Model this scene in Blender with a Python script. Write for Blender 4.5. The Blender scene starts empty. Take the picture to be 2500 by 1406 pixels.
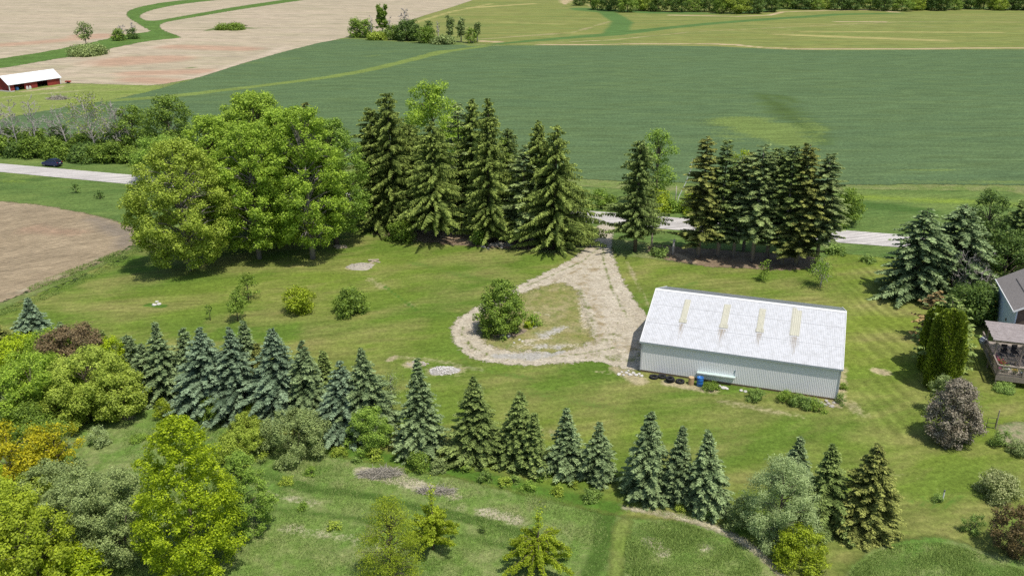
import bpy, math, random
import numpy as np
from mathutils import Vector, Matrix

rng = np.random.default_rng(11)
random.seed(5)
SC = bpy.context.scene
COL = SC.collection
# ------------------------------------------------------------------ camera
F_PX, PITCH, H_CAM = 2150.0, math.radians(21.55), 39.67
CP, SP = math.cos(PITCH), math.sin(PITCH)
def at(px, py, z=0.0):
    d = np.array([px-1250.0, F_PX*CP+(703-py)*SP, -F_PX*SP+(703-py)*CP])
    t = (H_CAM-z)/-d[2]
    return np.array([0, 0, H_CAM])+d*t
def height(bx, by, ty):
    b = at(bx, by); k = (703-ty)/F_PX
    return H_CAM+b[1]*(k*CP-SP)/(CP+k*SP)
def mpp(by):
    b = at(1250, by); return (b[1]*CP+H_CAM*SP)/F_PX
cam_d = bpy.data.cameras.new('camera'); cam = bpy.data.objects.new('camera', cam_d); COL.objects.link(cam)
cam_d.sensor_width = 36; cam_d.lens = F_PX/2500*36; cam_d.clip_end = 6000; cam_d.clip_start = 1
cam.location = (0, 0, H_CAM); cam.rotation_euler = (math.pi/2-PITCH, 0, 0)
SC.camera = cam
# ------------------------------------------------------------------ light
EL, AZ = math.radians(66), math.radians(139)
sd = Vector((math.sin(AZ)*math.cos(EL), math.cos(AZ)*math.cos(EL), math.sin(EL)))
sun_d = bpy.data.lights.new('sun', 'SUN'); sun = bpy.data.objects.new('sun', sun_d); COL.objects.link(sun)
sun_d.energy = 3.9; sun_d.angle = math.radians(0.6); sun_d.color = (1, .955, .88)
sun.rotation_euler = sd.to_track_quat('Z', 'Y').to_euler(); sun.location = (60, -60, 150)
W = bpy.data.worlds.new("World"); SC.world = W; W.use_nodes = True
nt = W.node_tree; bg = nt.nodes['Background']
sky = nt.nodes.new('ShaderNodeTexSky'); sky.sky_type = 'NISHITA'; sky.sun_disc = False
sky.sun_elevation = EL; sky.sun_rotation = AZ; sky.air_density = 1.0; sky.dust_density = 1.5
nt.links.new(sky.outputs[0], bg.inputs[0]); bg.inputs[1].default_value = 0.13
SC.view_settings.view_transform = 'Standard'; SC.view_settings.look = 'None'
SC.view_settings.exposure = 0; SC.view_settings.gamma = 1
cy = SC.cycles
cy.max_bounces = 5; cy.diffuse_bounces = 3; cy.glossy_bounces = 2; cy.transmission_bounces = 4; cy.transparent_max_bounces = 10
cy.use_denoising = False
# ------------------------------------------------------------------ tagging
def tag(o, label=None, cat=None, group=None, kind=None):
    if label: o['label'] = label
    if cat: o['category'] = cat
    if group: o['group'] = group
    if kind: o['kind'] = kind
    return o
def thing(name, label, cat, loc=(0, 0, 0), rz=0.0, group=None):
    o = bpy.data.objects.new(name, None); COL.objects.link(o)
    o.empty_display_size = .3
    o.location = loc; o.rotation_euler = (0, 0, rz)
    return tag(o, label, cat, group)
def link(name, me, parent=None):
    o = bpy.data.objects.new(name, me); COL.objects.link(o)
    if parent is not None: o.parent = parent
    return o
def copy_tree(o, parent=None):
    c = o.copy(); COL.objects.link(c)
    if parent is not None: c.parent = parent
    for ch in o.children: copy_tree(ch, c)
    return c
# ------------------------------------------------------------------ nodes
class NG:
    def __init__(s, name):
        s.m = bpy.data.materials.new(name); s.m.use_nodes = True
        s.t = s.m.node_tree; s.t.nodes.clear()
        s.out = s.t.nodes.new('ShaderNodeOutputMaterial')
    def n(s, typ, **kw):
        x = s.t.nodes.new(typ)
        for k, v in kw.items(): setattr(x, k, v)
        return x
    def set(s, sock, v):
        if isinstance(v, bpy.types.NodeSocket): s.t.links.new(v, sock)
        elif isinstance(v, (tuple, list)) and len(v) == 3 and sock.type == 'RGBA': sock.default_value = (*v, 1)
        else: sock.default_value = v
    def pos(s, scale=(1, 1, 1), rot=0.0, obj=False):
        tc = s.n('ShaderNodeTexCoord')
        r = s.n('ShaderNodeMapping'); r.inputs['Rotation'].default_value = (0, 0, rot)
        s.t.links.new(tc.outputs['Object'], r.inputs['Vector'])
        m = s.n('ShaderNodeMapping'); m.inputs['Scale'].default_value = scale
        s.t.links.new(r.outputs[0], m.inputs['Vector'])
        return m.outputs[0]
    def noise(s, vec, scale, detail=3, rough=.6, dist=0.0):
        x = s.n('ShaderNodeTexNoise'); s.t.links.new(vec, x.inputs['Vector'])
        x.inputs['Scale'].default_value = scale; x.inputs['Detail'].default_value = detail
        x.inputs['Roughness'].default_value = rough; x.inputs['Distortion'].default_value = dist
        return x.outputs['Fac']
    def rng(s, v, a, b, c=0.0, d=1.0):
        x = s.n('ShaderNodeMapRange'); x.clamp = True
        s.set(x.inputs['Value'], v)
        for i, q in zip(('From Min', 'From Max', 'To Min', 'To Max'), (a, b, c, d)): s.set(x.inputs[i], q)
        return x.outputs[0]
    def math(s, op, a, b=0.0):
        x = s.n('ShaderNodeMath', operation=op); s.set(x.inputs[0], a); s.set(x.inputs[1], b); return x.outputs[0]
    def mix(s, f, a, b, mode='MIX'):
        x = s.n('ShaderNodeMix', data_type='RGBA', blend_type=mode); s.set(x.inputs['Factor'], f)
        s.set(x.inputs[6], a); s.set(x.inputs[7], b); return x.outputs[2]
    def attr(s, name, out='Fac'):
        x = s.n('ShaderNodeAttribute', attribute_name=name); return x.outputs[out]
    def bsdf(s, col, rough=.9, spec=.1, metal=0.0, bump=None, bs=.3, bd=.05, normal=None):
        b = s.n('ShaderNodeBsdfPrincipled')
        s.set(b.inputs['Base Color'], col); s.set(b.inputs['Roughness'], rough)
        s.set(b.inputs['Specular IOR Level'], spec); s.set(b.inputs['Metallic'], metal)
        if bump is not None:
            u = s.n('ShaderNodeBump'); u.inputs['Strength'].default_value = bs; u.inputs['Distance'].default_value = bd
            s.t.links.new(bump, u.inputs['Height']); s.t.links.new(u.outputs[0], b.inputs['Normal'])
        return b.outputs[0]
    def fin(s, sh): s.t.links.new(sh, s.out.inputs['Surface']); return s.m

def simple(name, col, rough=.7, spec=.3, metal=0.0, var=.15, scale=3.0, col2=None, bs=.0):
    g = NG(name); p = g.pos()
    n1 = g.noise(p, scale, 4); n2 = g.noise(p, scale*7, 3)
    c2 = col2 or tuple(c*(1-var*1.6) for c in col)
    f = g.math('MULTIPLY', g.rng(n1, .3, .7), g.rng(n2, .25, .6, .4, 1))
    return g.fin(g.bsdf(g.mix(f, col, c2), rough, spec, metal, n2 if bs else None, bs, .02))

def leafmat(name, col, tip, trans=.35, hue=None, rough=.55, spec=.25):
    """leaf colour runs from col to tip with the per-leaf attribute; every tree shifts a little"""
    g = NG(name)
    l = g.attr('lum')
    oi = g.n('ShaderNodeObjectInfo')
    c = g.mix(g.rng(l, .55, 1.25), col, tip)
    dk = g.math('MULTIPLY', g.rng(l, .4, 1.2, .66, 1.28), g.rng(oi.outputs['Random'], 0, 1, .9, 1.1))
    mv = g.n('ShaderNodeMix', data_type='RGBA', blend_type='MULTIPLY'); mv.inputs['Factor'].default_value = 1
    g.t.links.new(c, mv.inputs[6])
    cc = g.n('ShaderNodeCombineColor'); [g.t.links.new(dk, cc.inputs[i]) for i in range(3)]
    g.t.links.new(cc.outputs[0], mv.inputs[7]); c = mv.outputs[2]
    b = g.bsdf(c, rough, spec)
    t = g.n('ShaderNodeBsdfTranslucent')
    tc = g.mix(.5, c, tip); g.t.links.new(tc, t.inputs['Color'])
    ms = g.n('ShaderNodeMixShader'); ms.inputs[0].default_value = trans
    g.t.links.new(b, ms.inputs[1]); g.t.links.new(t.outputs[0], ms.inputs[2])
    return g.fin(ms.outputs[0])
# ------------------------------------------------------------------ meshes
def npmesh(name, V, faces, mats, lum=None, smooth=False, midx=None):
    me = bpy.data.meshes.new(name)
    V = np.ascontiguousarray(V, dtype=np.float32)
    faces = [np.asarray(f, dtype=np.int32) for f in faces if len(f)]
    nl = sum(f.size for f in faces); nf = sum(len(f) for f in faces)
    me.vertices.add(len(V)); me.vertices.foreach_set('co', V.ravel())
    me.loops.add(nl); me.loops.foreach_set('vertex_index', np.concatenate([f.ravel() for f in faces]))
    tot = np.concatenate([np.full(len(f), f.shape[1], np.int32) for f in faces])
    st = np.concatenate([[0], np.cumsum(tot)[:-1]]).astype(np.int32)
    me.polygons.add(nf); me.polygons.foreach_set('loop_start', st)
    if smooth: me.polygons.foreach_set('use_smooth', np.ones(nf, bool))
    if midx is not None: me.polygons.foreach_set('material_index', np.asarray(midx, np.int32))
    me.update(calc_edges=True)
    for m in (mats if isinstance(mats, (list, tuple)) else [mats]): me.materials.append(m)
    if lum is not None:
        a = me.attributes.new('lum', 'FLOAT', 'FACE'); a.data.foreach_set('value', np.asarray(lum, np.float32))
    return me
def nrm(v): return v/np.maximum(np.linalg.norm(v, axis=-1, keepdims=True), 1e-6)

class MB:
    """collects boxes, tubes, prisms; build() makes one mesh object"""
    def __init__(s): s.V = []; s.F = {3: [], 4: []}; s.nv = 0; s.poly = []
    def add(s, V, faces):
        V = np.asarray(V, float); o = s.nv; s.V.append(V); s.nv += len(V)
        for f in faces: s.poly.append([i+o for i in f])
        return s
    def box(s, c, d, rz=0.0, rx=0.0, ry=0.0):
        x, y, z = np.asarray(d)/2.0
        P = np.array([[a*x, b*y, e*z] for e in (-1, 1) for a, b in ((-1, -1), (1, -1), (1, 1), (-1, 1))])
        R = np.array(Matrix.Rotation(rz, 3, 'Z') @ Matrix.Rotation(ry, 3, 'Y') @ Matrix.Rotation(rx, 3, 'X'))
        return s.add(P@R.T+np.asarray(c, float), [(3, 2, 1, 0), (4, 5, 6, 7), (0, 1, 5, 4), (1, 2, 6, 5), (2, 3, 7, 6), (3, 0, 4, 7)])
    def tube(s, pts, rad, n=6, cap=True):
        pts = np.asarray(pts, float); rad = np.broadcast_to(np.asarray(rad, float), (len(pts),))
        V = []
        for i, p in enumerate(pts):
            d = pts[min(i+1, len(pts)-1)]-pts[max(i-1, 0)]; d = d/max(np.linalg.norm(d), 1e-6)
            a = np.cross(d, [0, 0, 1.0]) if abs(d[2]) < .9 else np.cross(d, [1.0, 0, 0])
            a /= np.linalg.norm(a); b = np.cross(d, a)
            for k in range(n):
                t = 2*math.pi*k/n; V.append(p+rad[i]*(a*math.cos(t)+b*math.sin(t)))
        f = []
        for i in range(len(pts)-1):
            for k in range(n):
                f.append((i*n+k, i*n+(k+1) % n, (i+1)*n+(k+1) % n, (i+1)*n+k))
        if cap: f += [tuple(range(n-1, -1, -1)), tuple(range((len(pts)-1)*n, len(pts)*n))]
        return s.add(V, f)
    def lathe(s, prof, c=(0, 0, 0), n=20, closed=False):
        c = np.asarray(c, float); V = []
        for r, z in prof:
            for k in range(n):
                t = 2*math.pi*k/n; V.append(c+[r*math.cos(t), r*math.sin(t), z])
        f = []; m = len(prof)
        for i in range(m if closed else m-1):
            j = (i+1) % m
            for k in range(n): f.append((i*n+k, i*n+(k+1) % n, j*n+(k+1) % n, j*n+k))
        if not closed:
            f += [tuple(range(n-1, -1, -1)), tuple(range((m-1)*n, m*n))]
        return s.add(V, f)
    def quad(s, *p): return s.add(p, [(0, 1, 2, 3)])
    def rock(s, c, r, seed=0, flat=.6):
        g = np.random.default_rng(seed)
        t = (1+5**.5)/2
        V = nrm(np.array([(-1, t, 0), (1, t, 0), (-1, -t, 0), (1, -t, 0), (0, -1, t), (0, 1, t), (0, -1, -t), (0, 1, -t), (t, 0, -1), (t, 0, 1), (-t, 0, -1), (-t, 0, 1)], float))
        V = V*(1+g.uniform(-.25, .25, (12, 1)))*np.array([r*g.uniform(.8, 1.3), r, r*flat])
        a = g.uniform(0, 6.28); R = np.array([[math.cos(a), -math.sin(a), 0], [math.sin(a), math.cos(a), 0], [0, 0, 1]])
        f = [(0, 11, 5), (0, 5, 1), (0, 1, 7), (0, 7, 10), (0, 10, 11), (1, 5, 9), (5, 11, 4), (11, 10, 2), (10, 7, 6), (7, 1, 8), (3, 9, 4), (3, 4, 2), (3, 2, 6), (3, 6, 8), (3, 8, 9), (4, 9, 5), (2, 4, 11), (6, 2, 10), (8, 6, 7), (9, 8, 1)]
        return s.add(V@R.T+np.asarray(c, float), f)
    def mesh(s, name, mat, smooth=False):
        me = bpy.data.meshes.new(name)
        me.from_pydata([tuple(v) for v in np.concatenate(s.V)], [], s.poly)
        me.materials.append(mat)
        if smooth:
            for p in me.polygons: p.use_smooth = True
        me.update(); return me
    def build(s, name, mat, parent=None, smooth=False, bevel=0.0):
        o = link(name, s.mesh(name, mat, smooth), parent)
        if bevel:
            b = o.modifiers.new('bevel', 'BEVEL'); b.width = bevel; b.segments = 2; b.limit_method = 'ANGLE'
        return o
# ------------------------------------------------------------------ ground sheets
def seg_d(P, a, b):
    ab = b-a; t = np.clip(((P-a)@ab)/max(ab@ab, 1e-9), 0, 1)
    return np.linalg.norm(P-(a+t[:, None]*ab), axis=1)
def poly_sd(P, poly):
    n = len(poly); d = np.full(len(P), 1e9); ins = np.zeros(len(P), bool)
    for i in range(n):
        a, b = poly[i], poly[(i+1) % n]
        d = np.minimum(d, seg_d(P, a, b))
        c = (a[1] > P[:, 1]) != (b[1] > P[:, 1])
        x = (b[0]-a[0])*(P[:, 1]-a[1])/(b[1]-a[1]+1e-12)+a[0]
        ins ^= c & (P[:, 0] < x)
    return np.where(ins, d, -d)
def g2(pts, smooth=0):
    q = np.array([at(x, y)[:2] for x, y in pts])
    return q
def chaikin(q, k=2, closed=True):
    for _ in range(k):
        if closed:
            n = np.roll(q, -1, 0); q = np.stack([q*.75+n*.25, q*.25+n*.75], 1).reshape(-1, 2)
        else:
            n = q[1:]; m = q[:-1]; r = np.stack([m*.75+n*.25, m*.25+n*.75], 1).reshape(-1, 2); q = np.concatenate([q[:1], r, q[-1:]])
    return q
def stroke_w(P, pts, rad, val=1.0, soft=.5, world=False):
    q = np.array(pts, float) if world else g2(pts)
    rad = np.broadcast_to(np.asarray(rad, float), (len(q),))
    if len(q) == 1: d = np.linalg.norm(P-q[0], axis=1)/rad[0]
    else:
        d = np.full(len(P), 1e9)
        for i in range(len(q)-1):
            ab = q[i+1]-q[i]; t = np.clip(((P-q[i])@ab)/max(ab@ab, 1e-9), 0, 1)
            r = rad[i]+(rad[i+1]-rad[i])*t
            d = np.minimum(d, np.linalg.norm(P-(q[i]+t[:, None]*ab), axis=1)/r)
    return val*np.clip((1-d)/soft+.0, 0, 1)
def zone(name, plus, minus, cell, z, mat, paint=(), margin=1.5, smooth=2, raw=False):
    """a ground sheet: polygons given by surveyed image points; 'edge' = metres inside its border"""
    plus = [chaikin(g2(p), smooth) for p in plus]; minus = [chaikin(g2(p), smooth) for p in minus]
    allp = np.concatenate(plus)
    lo, hi = allp.min(0)-margin-cell, allp.max(0)+margin+cell
    xs = np.arange(lo[0], hi[0]+cell, cell); ys = np.arange(lo[1], hi[1]+cell, cell)
    X, Y = np.meshgrid(xs, ys); P = np.stack([X.ravel(), Y.ravel()], 1)
    sd_ = np.max([poly_sd(P, p) for p in plus], axis=0)
    for p in minus: sd_ = np.minimum(sd_, -poly_sd(P, p))
    nx, ny = len(xs), len(ys)
    i = np.arange(nx*ny).reshape(ny, nx)
    Q = np.stack([i[:-1, :-1], i[:-1, 1:], i[1:, 1:], i[1:, :-1]], -1).reshape(-1, 4)
    Q = Q[(sd_[Q] > -margin).any(1)]
    used = np.unique(Q); mp = -np.ones(nx*ny, int); mp[used] = np.arange(len(used))
    P = P[used]; sd_ = sd_[used]; Q = mp[Q]
    V = np.concatenate([P, np.full((len(P), 1), z)], 1)
    me = npmesh(name, V, [Q], mat)
    a = me.attributes.new('edge', 'FLOAT', 'POINT'); a.data.foreach_set('value', sd_.astype(np.float32))
    C = np.zeros((len(P), 4), np.float32); C[:, 3] = 1
    for ch, pts, rad, val, soft in paint:
        C[:, ch] = np.maximum(C[:, ch], stroke_w(P, pts, rad, val, soft))
    a = me.attributes.new('paint', 'FLOAT_COLOR', 'POINT'); a.data.foreach_set('color', C.ravel())
    o = link(name, me); return tag(o, kind='structure')

def gmat(name, c1, c2, c3, paint=((.4, .3, .2),)*3, rot=0.0, st=(1, 1, 1), big=.03, mid=.35, fine=3.5,
         eamp=1.2, escale=.8, bump=.25, bd=.08, stripes=None, pn=.35, speck=None, ew=.25, fst=.0):
    g = NG(name)
    p = g.pos(st, rot); q = g.pos()
    nb = g.noise(p, big, 4, .55, .4); nm = g.noise(p, mid, 5, .62, .3); nf = g.noise(p if fst else q, fine, 4, .7)
    nff = g.noise(q, fine*3.7, 3, .7)
    c = g.mix(g.rng(nb, .35, .65), c1, c2)
    c = g.mix(g.rng(nm, .42, .68), c, c3)
    # fine light/dark mottling
    mv = g.math('MULTIPLY', g.rng(nf, .25, .75, .62, 1.36), g.rng(nff, .25, .75, .72, 1.28))
    mv = g.math('MULTIPLY', mv, g.rng(g.noise(p, mid*2.9, 4, .65, .5), .3, .7, .82, 1.18))
    if stripes:
        for (srot, per, amt, chan) in stripes:
            v = g.pos((1, 1, 1), srot)
            sx = g.n('ShaderNodeSeparateXYZ'); g.t.links.new(v, sx.inputs[0])
            wob = g.math('MULTIPLY', g.noise(q, .05, 2), per*4.0)
            s = g.math('SINE', g.math('MULTIPLY', g.math('ADD', sx.outputs[1], wob), 2*math.pi/per))
            s = g.rng(s, -1, 1, 1-amt, 1+amt)
            if chan is not None:
                pc = g.n('ShaderNodeSeparateColor'); g.t.links.new(g.attr('paint', 'Color'), pc.inputs[0])
                f = pc.outputs[abs(chan)-1]
                if chan < 0: f = g.math('SUBTRACT', 1.0, f)
                s = g.math('ADD', 1.0, g.math('MULTIPLY', g.math('SUBTRACT', s, 1.0), f))
            s = g.math('ADD', 1.0, g.math('MULTIPLY', g.math('SUBTRACT', s, 1.0), g.rng(nm, .3, .6, .2, 1.2)))
            mv = g.math('MULTIPLY', mv, s)
    pc = g.n('ShaderNodeSeparateColor'); g.t.links.new(g.attr('paint', 'Color'), pc.inputs[0])
    for k, pcol in enumerate(paint):
        if pcol is None: continue
        nk = g.math('ADD', g.math('MULTIPLY', g.math('SUBTRACT', nm, .5), 2.0), g.math('MULTIPLY', g.math('SUBTRACT', nf, .5), 1.6))
        f = g.rng(g.math('ADD', pc.outputs[k], g.math('MULTIPLY', nk, pn)), .30, .62)
        f = g.math('MULTIPLY', f, g.rng(pc.outputs[k], .0, .3))
        c = g.mix(f, c, pcol)
    cc = g.n('ShaderNodeCombineColor'); [g.t.links.new(mv, cc.inputs[i]) for i in range(3)]
    c = g.mix(1.0, c, cc.outputs[0], 'MULTIPLY')
    if speck:
        scol, lo, sscale = speck
        c = g.mix(g.rng(g.noise(q, sscale, 2, .5), lo, lo+.06), c, scol)
    sh = g.bsdf(c, .95, .08, 0, g.math('ADD', nf, nff), bump, bd)
    ne = g.math('MULTIPLY', g.math('ADD', g.math('SUBTRACT', g.noise(q, escale, 4, .65), .5), g.math('MULTIPLY', g.math('SUBTRACT', g.noise(q, escale*6, 2, .6), .5), .5)), eamp*2)
    al = g.rng(g.math('ADD', g.attr('edge'), ne), -ew, ew)
    tr = g.n('ShaderNodeBsdfTransparent'); ms = g.n('ShaderNodeMixShader')
    g.t.links.new(al, ms.inputs[0]); g.t.links.new(tr.outputs[0], ms.inputs[1]); g.t.links.new(sh, ms.inputs[2])
    return g.fin(ms.outputs[0])
# ================================================================== GROUND
def ribbon(c):
    return [(x, y-w) for x, y, w in c]+[(x, y+w) for x, y, w in reversed(c)]
TAN, DRY = (.42, .33, .21), (.30, .27, .13)
M_base = gmat('rough_grass', (.125, .185, .042), (.17, .225, .060), (.225, .235, .095), eamp=0, big=.04, mid=.25, fine=2.2, bump=.6, bd=.15,
              paint=((.37, .33, .20), (.060, .115, .022), (.115, .21, .03)))
me = npmesh('ground', [(-3500, -500, 0), (3500, -500, 0), (3500, 5200, 0), (-3500, 5200, 0)], [np.array([[0, 1, 2, 3]])], M_base)
a = me.attributes.new('edge', 'FLOAT', 'POINT'); a.data.foreach_set('value', np.full(4, 50, np.float32))
tag(link('ground', me), kind='structure')
M_mead = gmat('meadow_grass', (.115, .205, .038), (.18, .265, .060), (.265, .285, .115), eamp=1.2, big=.07, mid=.45, fine=3.0, bump=.6, bd=.15, pn=.5,
              paint=((.44, .40, .27), (.075, .135, .024), (.115, .21, .03)))
# meadow in front (fine grid so that dry and lush patches can be laid on it)
zone('meadow', [[(-150, 860), (400, 960), (900, 1080), (1540, 1215), (1850, 1290), (2050, 1330), (2300, 1280), (2650, 1330), (2650, 1500), (-150, 1500)]], [], .5, .012, M_mead, smooth=1, paint=[
    (0, [(880, 1150), (960, 1165), (1040, 1190), (1120, 1215)], [1.0, 1.3, 1.0, .6], .75, .6),
    (0, [(1180, 1250), (1260, 1270)], .9, .7, .7), (0, [(300, 1010), (320, 1020)], .7, .7, .6),
    (0, [(1585, 1320), (1620, 1345)], .9, .8, .7), (0, [(1720, 1335)], 1.0, .7, .8),
    (0, [(700, 1290), (1000, 1330)], 1.6, .45, .9), (0, [(640, 1200), (760, 1230)], 1.2, .4, .9), (0, [(1100, 1230), (1300, 1290)], 1.5, .28, .9),
    (1, [(640, 1240), (900, 1270), (1130, 1310), (1300, 1345)], .8, .6, .8), (1, [(650, 1160), (760, 1195), (900, 1210), (1180, 1275), (1300, 1310)], .9, .75, .7),
    (1, [(1260, 1180), (1400, 1215), (1480, 1260), (1470, 1330), (1440, 1420)], 1.3, .7, .7),
    (1, [(1530, 1300), (1700, 1310), (1830, 1370)], 1.6, .5, .9), (1, [(2100, 1390), (2300, 1360), (2450, 1400)], 1.6, .55, .9)])
# --- far fields
M_till = gmat('tilled_soil', (.40, .335, .235), (.46, .375, .265), (.36, .315, .20), rot=.10, st=(.16, 1, 1), big=.05, mid=.12, fine=.9, fst=1, bump=.2, eamp=1.5, escale=.3,
              paint=((.42, .285, .19), (.13, .17, .055), (.50, .41, .30)), pn=.22)
zone('tilled_field', [[(-500, -55), (1300, -55), (1158, 0), (1093, 22), (1018, 44), (930, 78), (820, 96), (640, 141), (420, 211), (250, 206), (148, 203), (0, 215), (-500, 240)]], [], 4, .02, M_till, margin=4, smooth=1, paint=[
    (0, [(300, 150), (390, 145)], [24, 20], 1, 1), (0, [(420, 115), (600, 120)], 16, .8, 1), (0, [(330, 180), (500, 175)], 14, .8, 1), (0, [(20, 110), (260, 90)], 18, .7, 1), (0, [(200, 88), (240, 86)], 12, .9, 1), (0, [(450, 200), (330, 195)], 12, .8, 1),
    (2, [(120, 190), (300, 130), (450, 100)], 9, .5, 1), (2, [(450, 200), (560, 165), (700, 115)], 7, .6, 1), (2, [(0, 130), (150, 110)], 8, .5, 1),
    (1, [(500, 76), (560, 67), (625, 71)], [2, 8, 2], .75, .6), (1, [(560, 142), (440, 165)], .9, .3, .8), (1, [(657, 118), (668, 119)], 1.4, .8, .8), (1, [(463, 165), (470, 166)], 1.4, .7, .8), (1, [(555, 142), (562, 143)], 1.2, .7, .8),
    (1, [(60, 28), (200, 30)], 6, .2, 1), (1, [(700, 40), (850, 45)], 6, .2, 1)])
M_way = gmat('waterway_grass', (.095, .17, .036), (.115, .195, .042), (.085, .145, .03), big=.03, mid=.1, fine=.9, eamp=2.0, escale=.25)
zone('grass_waterway', [ribbon([(-300, 196, 11), (0, 156, 12), (100, 140, 11), (200, 122, 12), (300, 100, 13), (370, 88, 11), (440, 92, 2)]),
     [(300, 104), (372, 79), (350, 66), (322, 50), (307, 36), (318, 24), (370, 11), (430, 3), (500, -3), (640, -15), (640, -10), (500, 4), (420, 14), (360, 28), (338, 40), (350, 50), (375, 53), (430, 43), (500, 31), (560, 20), (640, 8), (710, -2), (800, -12), (800, -7), (720, 4), (640, 16), (560, 28), (480, 42), (430, 50), (392, 58), (388, 68), (410, 80), (442, 91), (400, 98)]], [], 2, .04, M_way, margin=3, smooth=1)
M_hay = gmat('hay_stubble', (.195, .220, .055), (.245, .240, .075), (.155, .200, .052), rot=.02, st=(.15, 1, 1), big=.06, mid=.12, fine=.8, fst=1, bump=.2, eamp=1.5, escale=.3,
             paint=((.44, .345, .20), (.095, .17, .045), (.36, .32, .12)), pn=.3)
zone('hay_field', [[(1330, -55), (1158, 0), (1093, 22), (1018, 44), (1000, 62), (1040, 84), (1165, 108), (1300, 113), (1700, 113), (1900, 123), (2200, 124), (2500, 121), (3100, 126), (3100, -55)]], [], 3, .03, M_hay, margin=3, smooth=1, paint=[
    (0, [(1170, 101), (1215, 103)], [3, 4], .9, .6), (0, [(1260, 109), (1500, 98), (1600, 88), (1700, 78), (1990, 64), (2200, 54), (2500, 55)], [2, 3, 2, 2, 3, 3, 3], .5, .8),
    (0, [(1250, 111), (1500, 109), (1700, 107), (1790, 110), (1860, 117), (1960, 121), (2200, 120), (2500, 118), (3000, 122)], [1, 2, 2, 3, 2.5, 2.5, 2.5, 2, 2], .95, .6),
    (0, [(1640, 38), (1800, 41), (1880, 38), (1910, 30), (2000, 27), (2130, 25), (2190, 31)], [4, 3, 3, 3, 3, 4, 4], .85, .7), (0, [(1530, 38), (1600, 42)], 6, .4, 1),
    (0, [(2040, 54), (2160, 54)], 4, .8, .9), (0, [(2140, 66), (2500, 68)], 3, .4, .9), (0, [(1180, 96), (1400, 80), (1500, 50), (1450, 20), (1400, -5)], [6, 5, 4, 4, 6], .45, .9),
    (0, [(1912, 92), (1913, 80), (1930, 72)], .7, .45, .6), (0, [(1930, 98), (1932, 84), (1950, 73)], .7, .45, .6), (0, [(1380, 8), (1378, -20)], 9, .6, .9), (0, [(1375, 15), (1382, 5), (1400, 0)], 1.2, .8, .6),
    (2, [(1150, 20), (1300, 10)], 8, .8, 1), (2, [(1000, 60), (1100, 30), (1200, 10)], 4, .7, 1), (2, [(1200, 55), (1380, 60)], 9, .5, 1), (2, [(1900, 85), (2300, 100)], 10, .7, 1), (2, [(1960, 78), (2440, 80)], 6, .7, 1),
    (1, [(1180, 111), (1350, 96), (1500, 84), (1620, 70), (1750, 57), (1900, 46), (2050, 36), (2200, 33)], [3, 5, 8, 6, 6, 7, 7, 4], .9, .6), (1, [(1420, 25), (1480, 30), (1520, 55), (1500, 84)], [9, 9, 9, 9], .85, .7),
    (1, [(1420, 22), (1600, 32), (1800, 34), (1900, 22), (2150, 16), (2500, 22), (3000, 24)], [12, 10, 6, 8, 9, 8, 8], .9, .6)])
M_wheat = gmat('wheat', stripes=[(-.04, 9.0, .055, None), (-.04, 2.6, .035, None)], c1=(.092, .146, .062), c2=(.102, .158, .066), c3=(.106, .158, .060), rot=-.03, st=(.16, 1, 1), big=.05, mid=.22, fine=1.6, fst=0, bump=.35, bd=.15, eamp=1.2, escale=.3,
               paint=((.17, .225, .055), (.072, .112, .030), (.150, .205, .055)), pn=.45)
zone('wheat_field', [[(-500, 375), (-200, 330), (0, 292), (150, 264), (270, 246), (420, 211), (640, 141), (820, 95), (900, 98), (1000, 105), (1170, 113), (1300, 112), (1700, 112), (1850, 119), (1960, 124), (2200, 123), (2500, 121), (3100, 126), (3100, 500), (2600, 455), (2300, 450), (2070, 452), (1600, 448), (1300, 430), (900, 405), (300, 372), (0, 358), (-500, 400)]], [], 2, .06, M_wheat, margin=2, smooth=1, paint=[
    (0, [(270, 247), (400, 238), (600, 215), (800, 190), (900, 172), (1000, 148), (1080, 127), (1180, 115)], [4, 4, 3.5, 3.5, 4, 4, 5, 3], .9, .8),
    (0, [(1150, 112), (1190, 112)], 4, .7, .7),
    (1, [(1838, 228), (1900, 236), (1940, 248)], [4, 7, 7], .6, 1), (1, [(1860, 235), (1905, 262), (1950, 300), (1990, 330), (2010, 352)], [6, 11, 12, 10, 6], .6, 1),
    (2, [(1820, 300), (1870, 318), (1930, 345)], [14, 15, 9], 1, 1), (2, [(1960, 290), (2010, 320), (1980, 345)], 4, .55, 1), (2, [(1740, 320), (1790, 340)], 9, .5, 1), (2, [(1930, 325), (2015, 345)], 3, .5, 1),
    (2, [(2070, 414), (2300, 416), (2700, 424)], .7, .6, .8), (2, [(560, 160), (760, 140)], 8, .35, 1), (2, [(950, 165), (1500, 190), (2000, 200)], 4, .28, 1), (2, [(1300, 280), (1700, 300)], 6, .3, 1), (2, [(2000, 240), (2450, 265)], 5, .25, 1), (2, [(1000, 118), (850, 150)], 5, .35, 1), (2, [(2100, 440), (2600, 452)], 4, .5, 1), (2, [(1450, 400), (1600, 410)], 4, .35, 1)])
M_yard = gmat('yard_grass', (.165, .225, .045), (.20, .25, .06), (.24, .26, .085), rot=-.1, st=(.3, 1, 1), big=.05, mid=.15, fine=1.0, eamp=.8, escale=.4, paint=((.36, .31, .17), (.10, .16, .04), (.30, .30, .14)))
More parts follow.
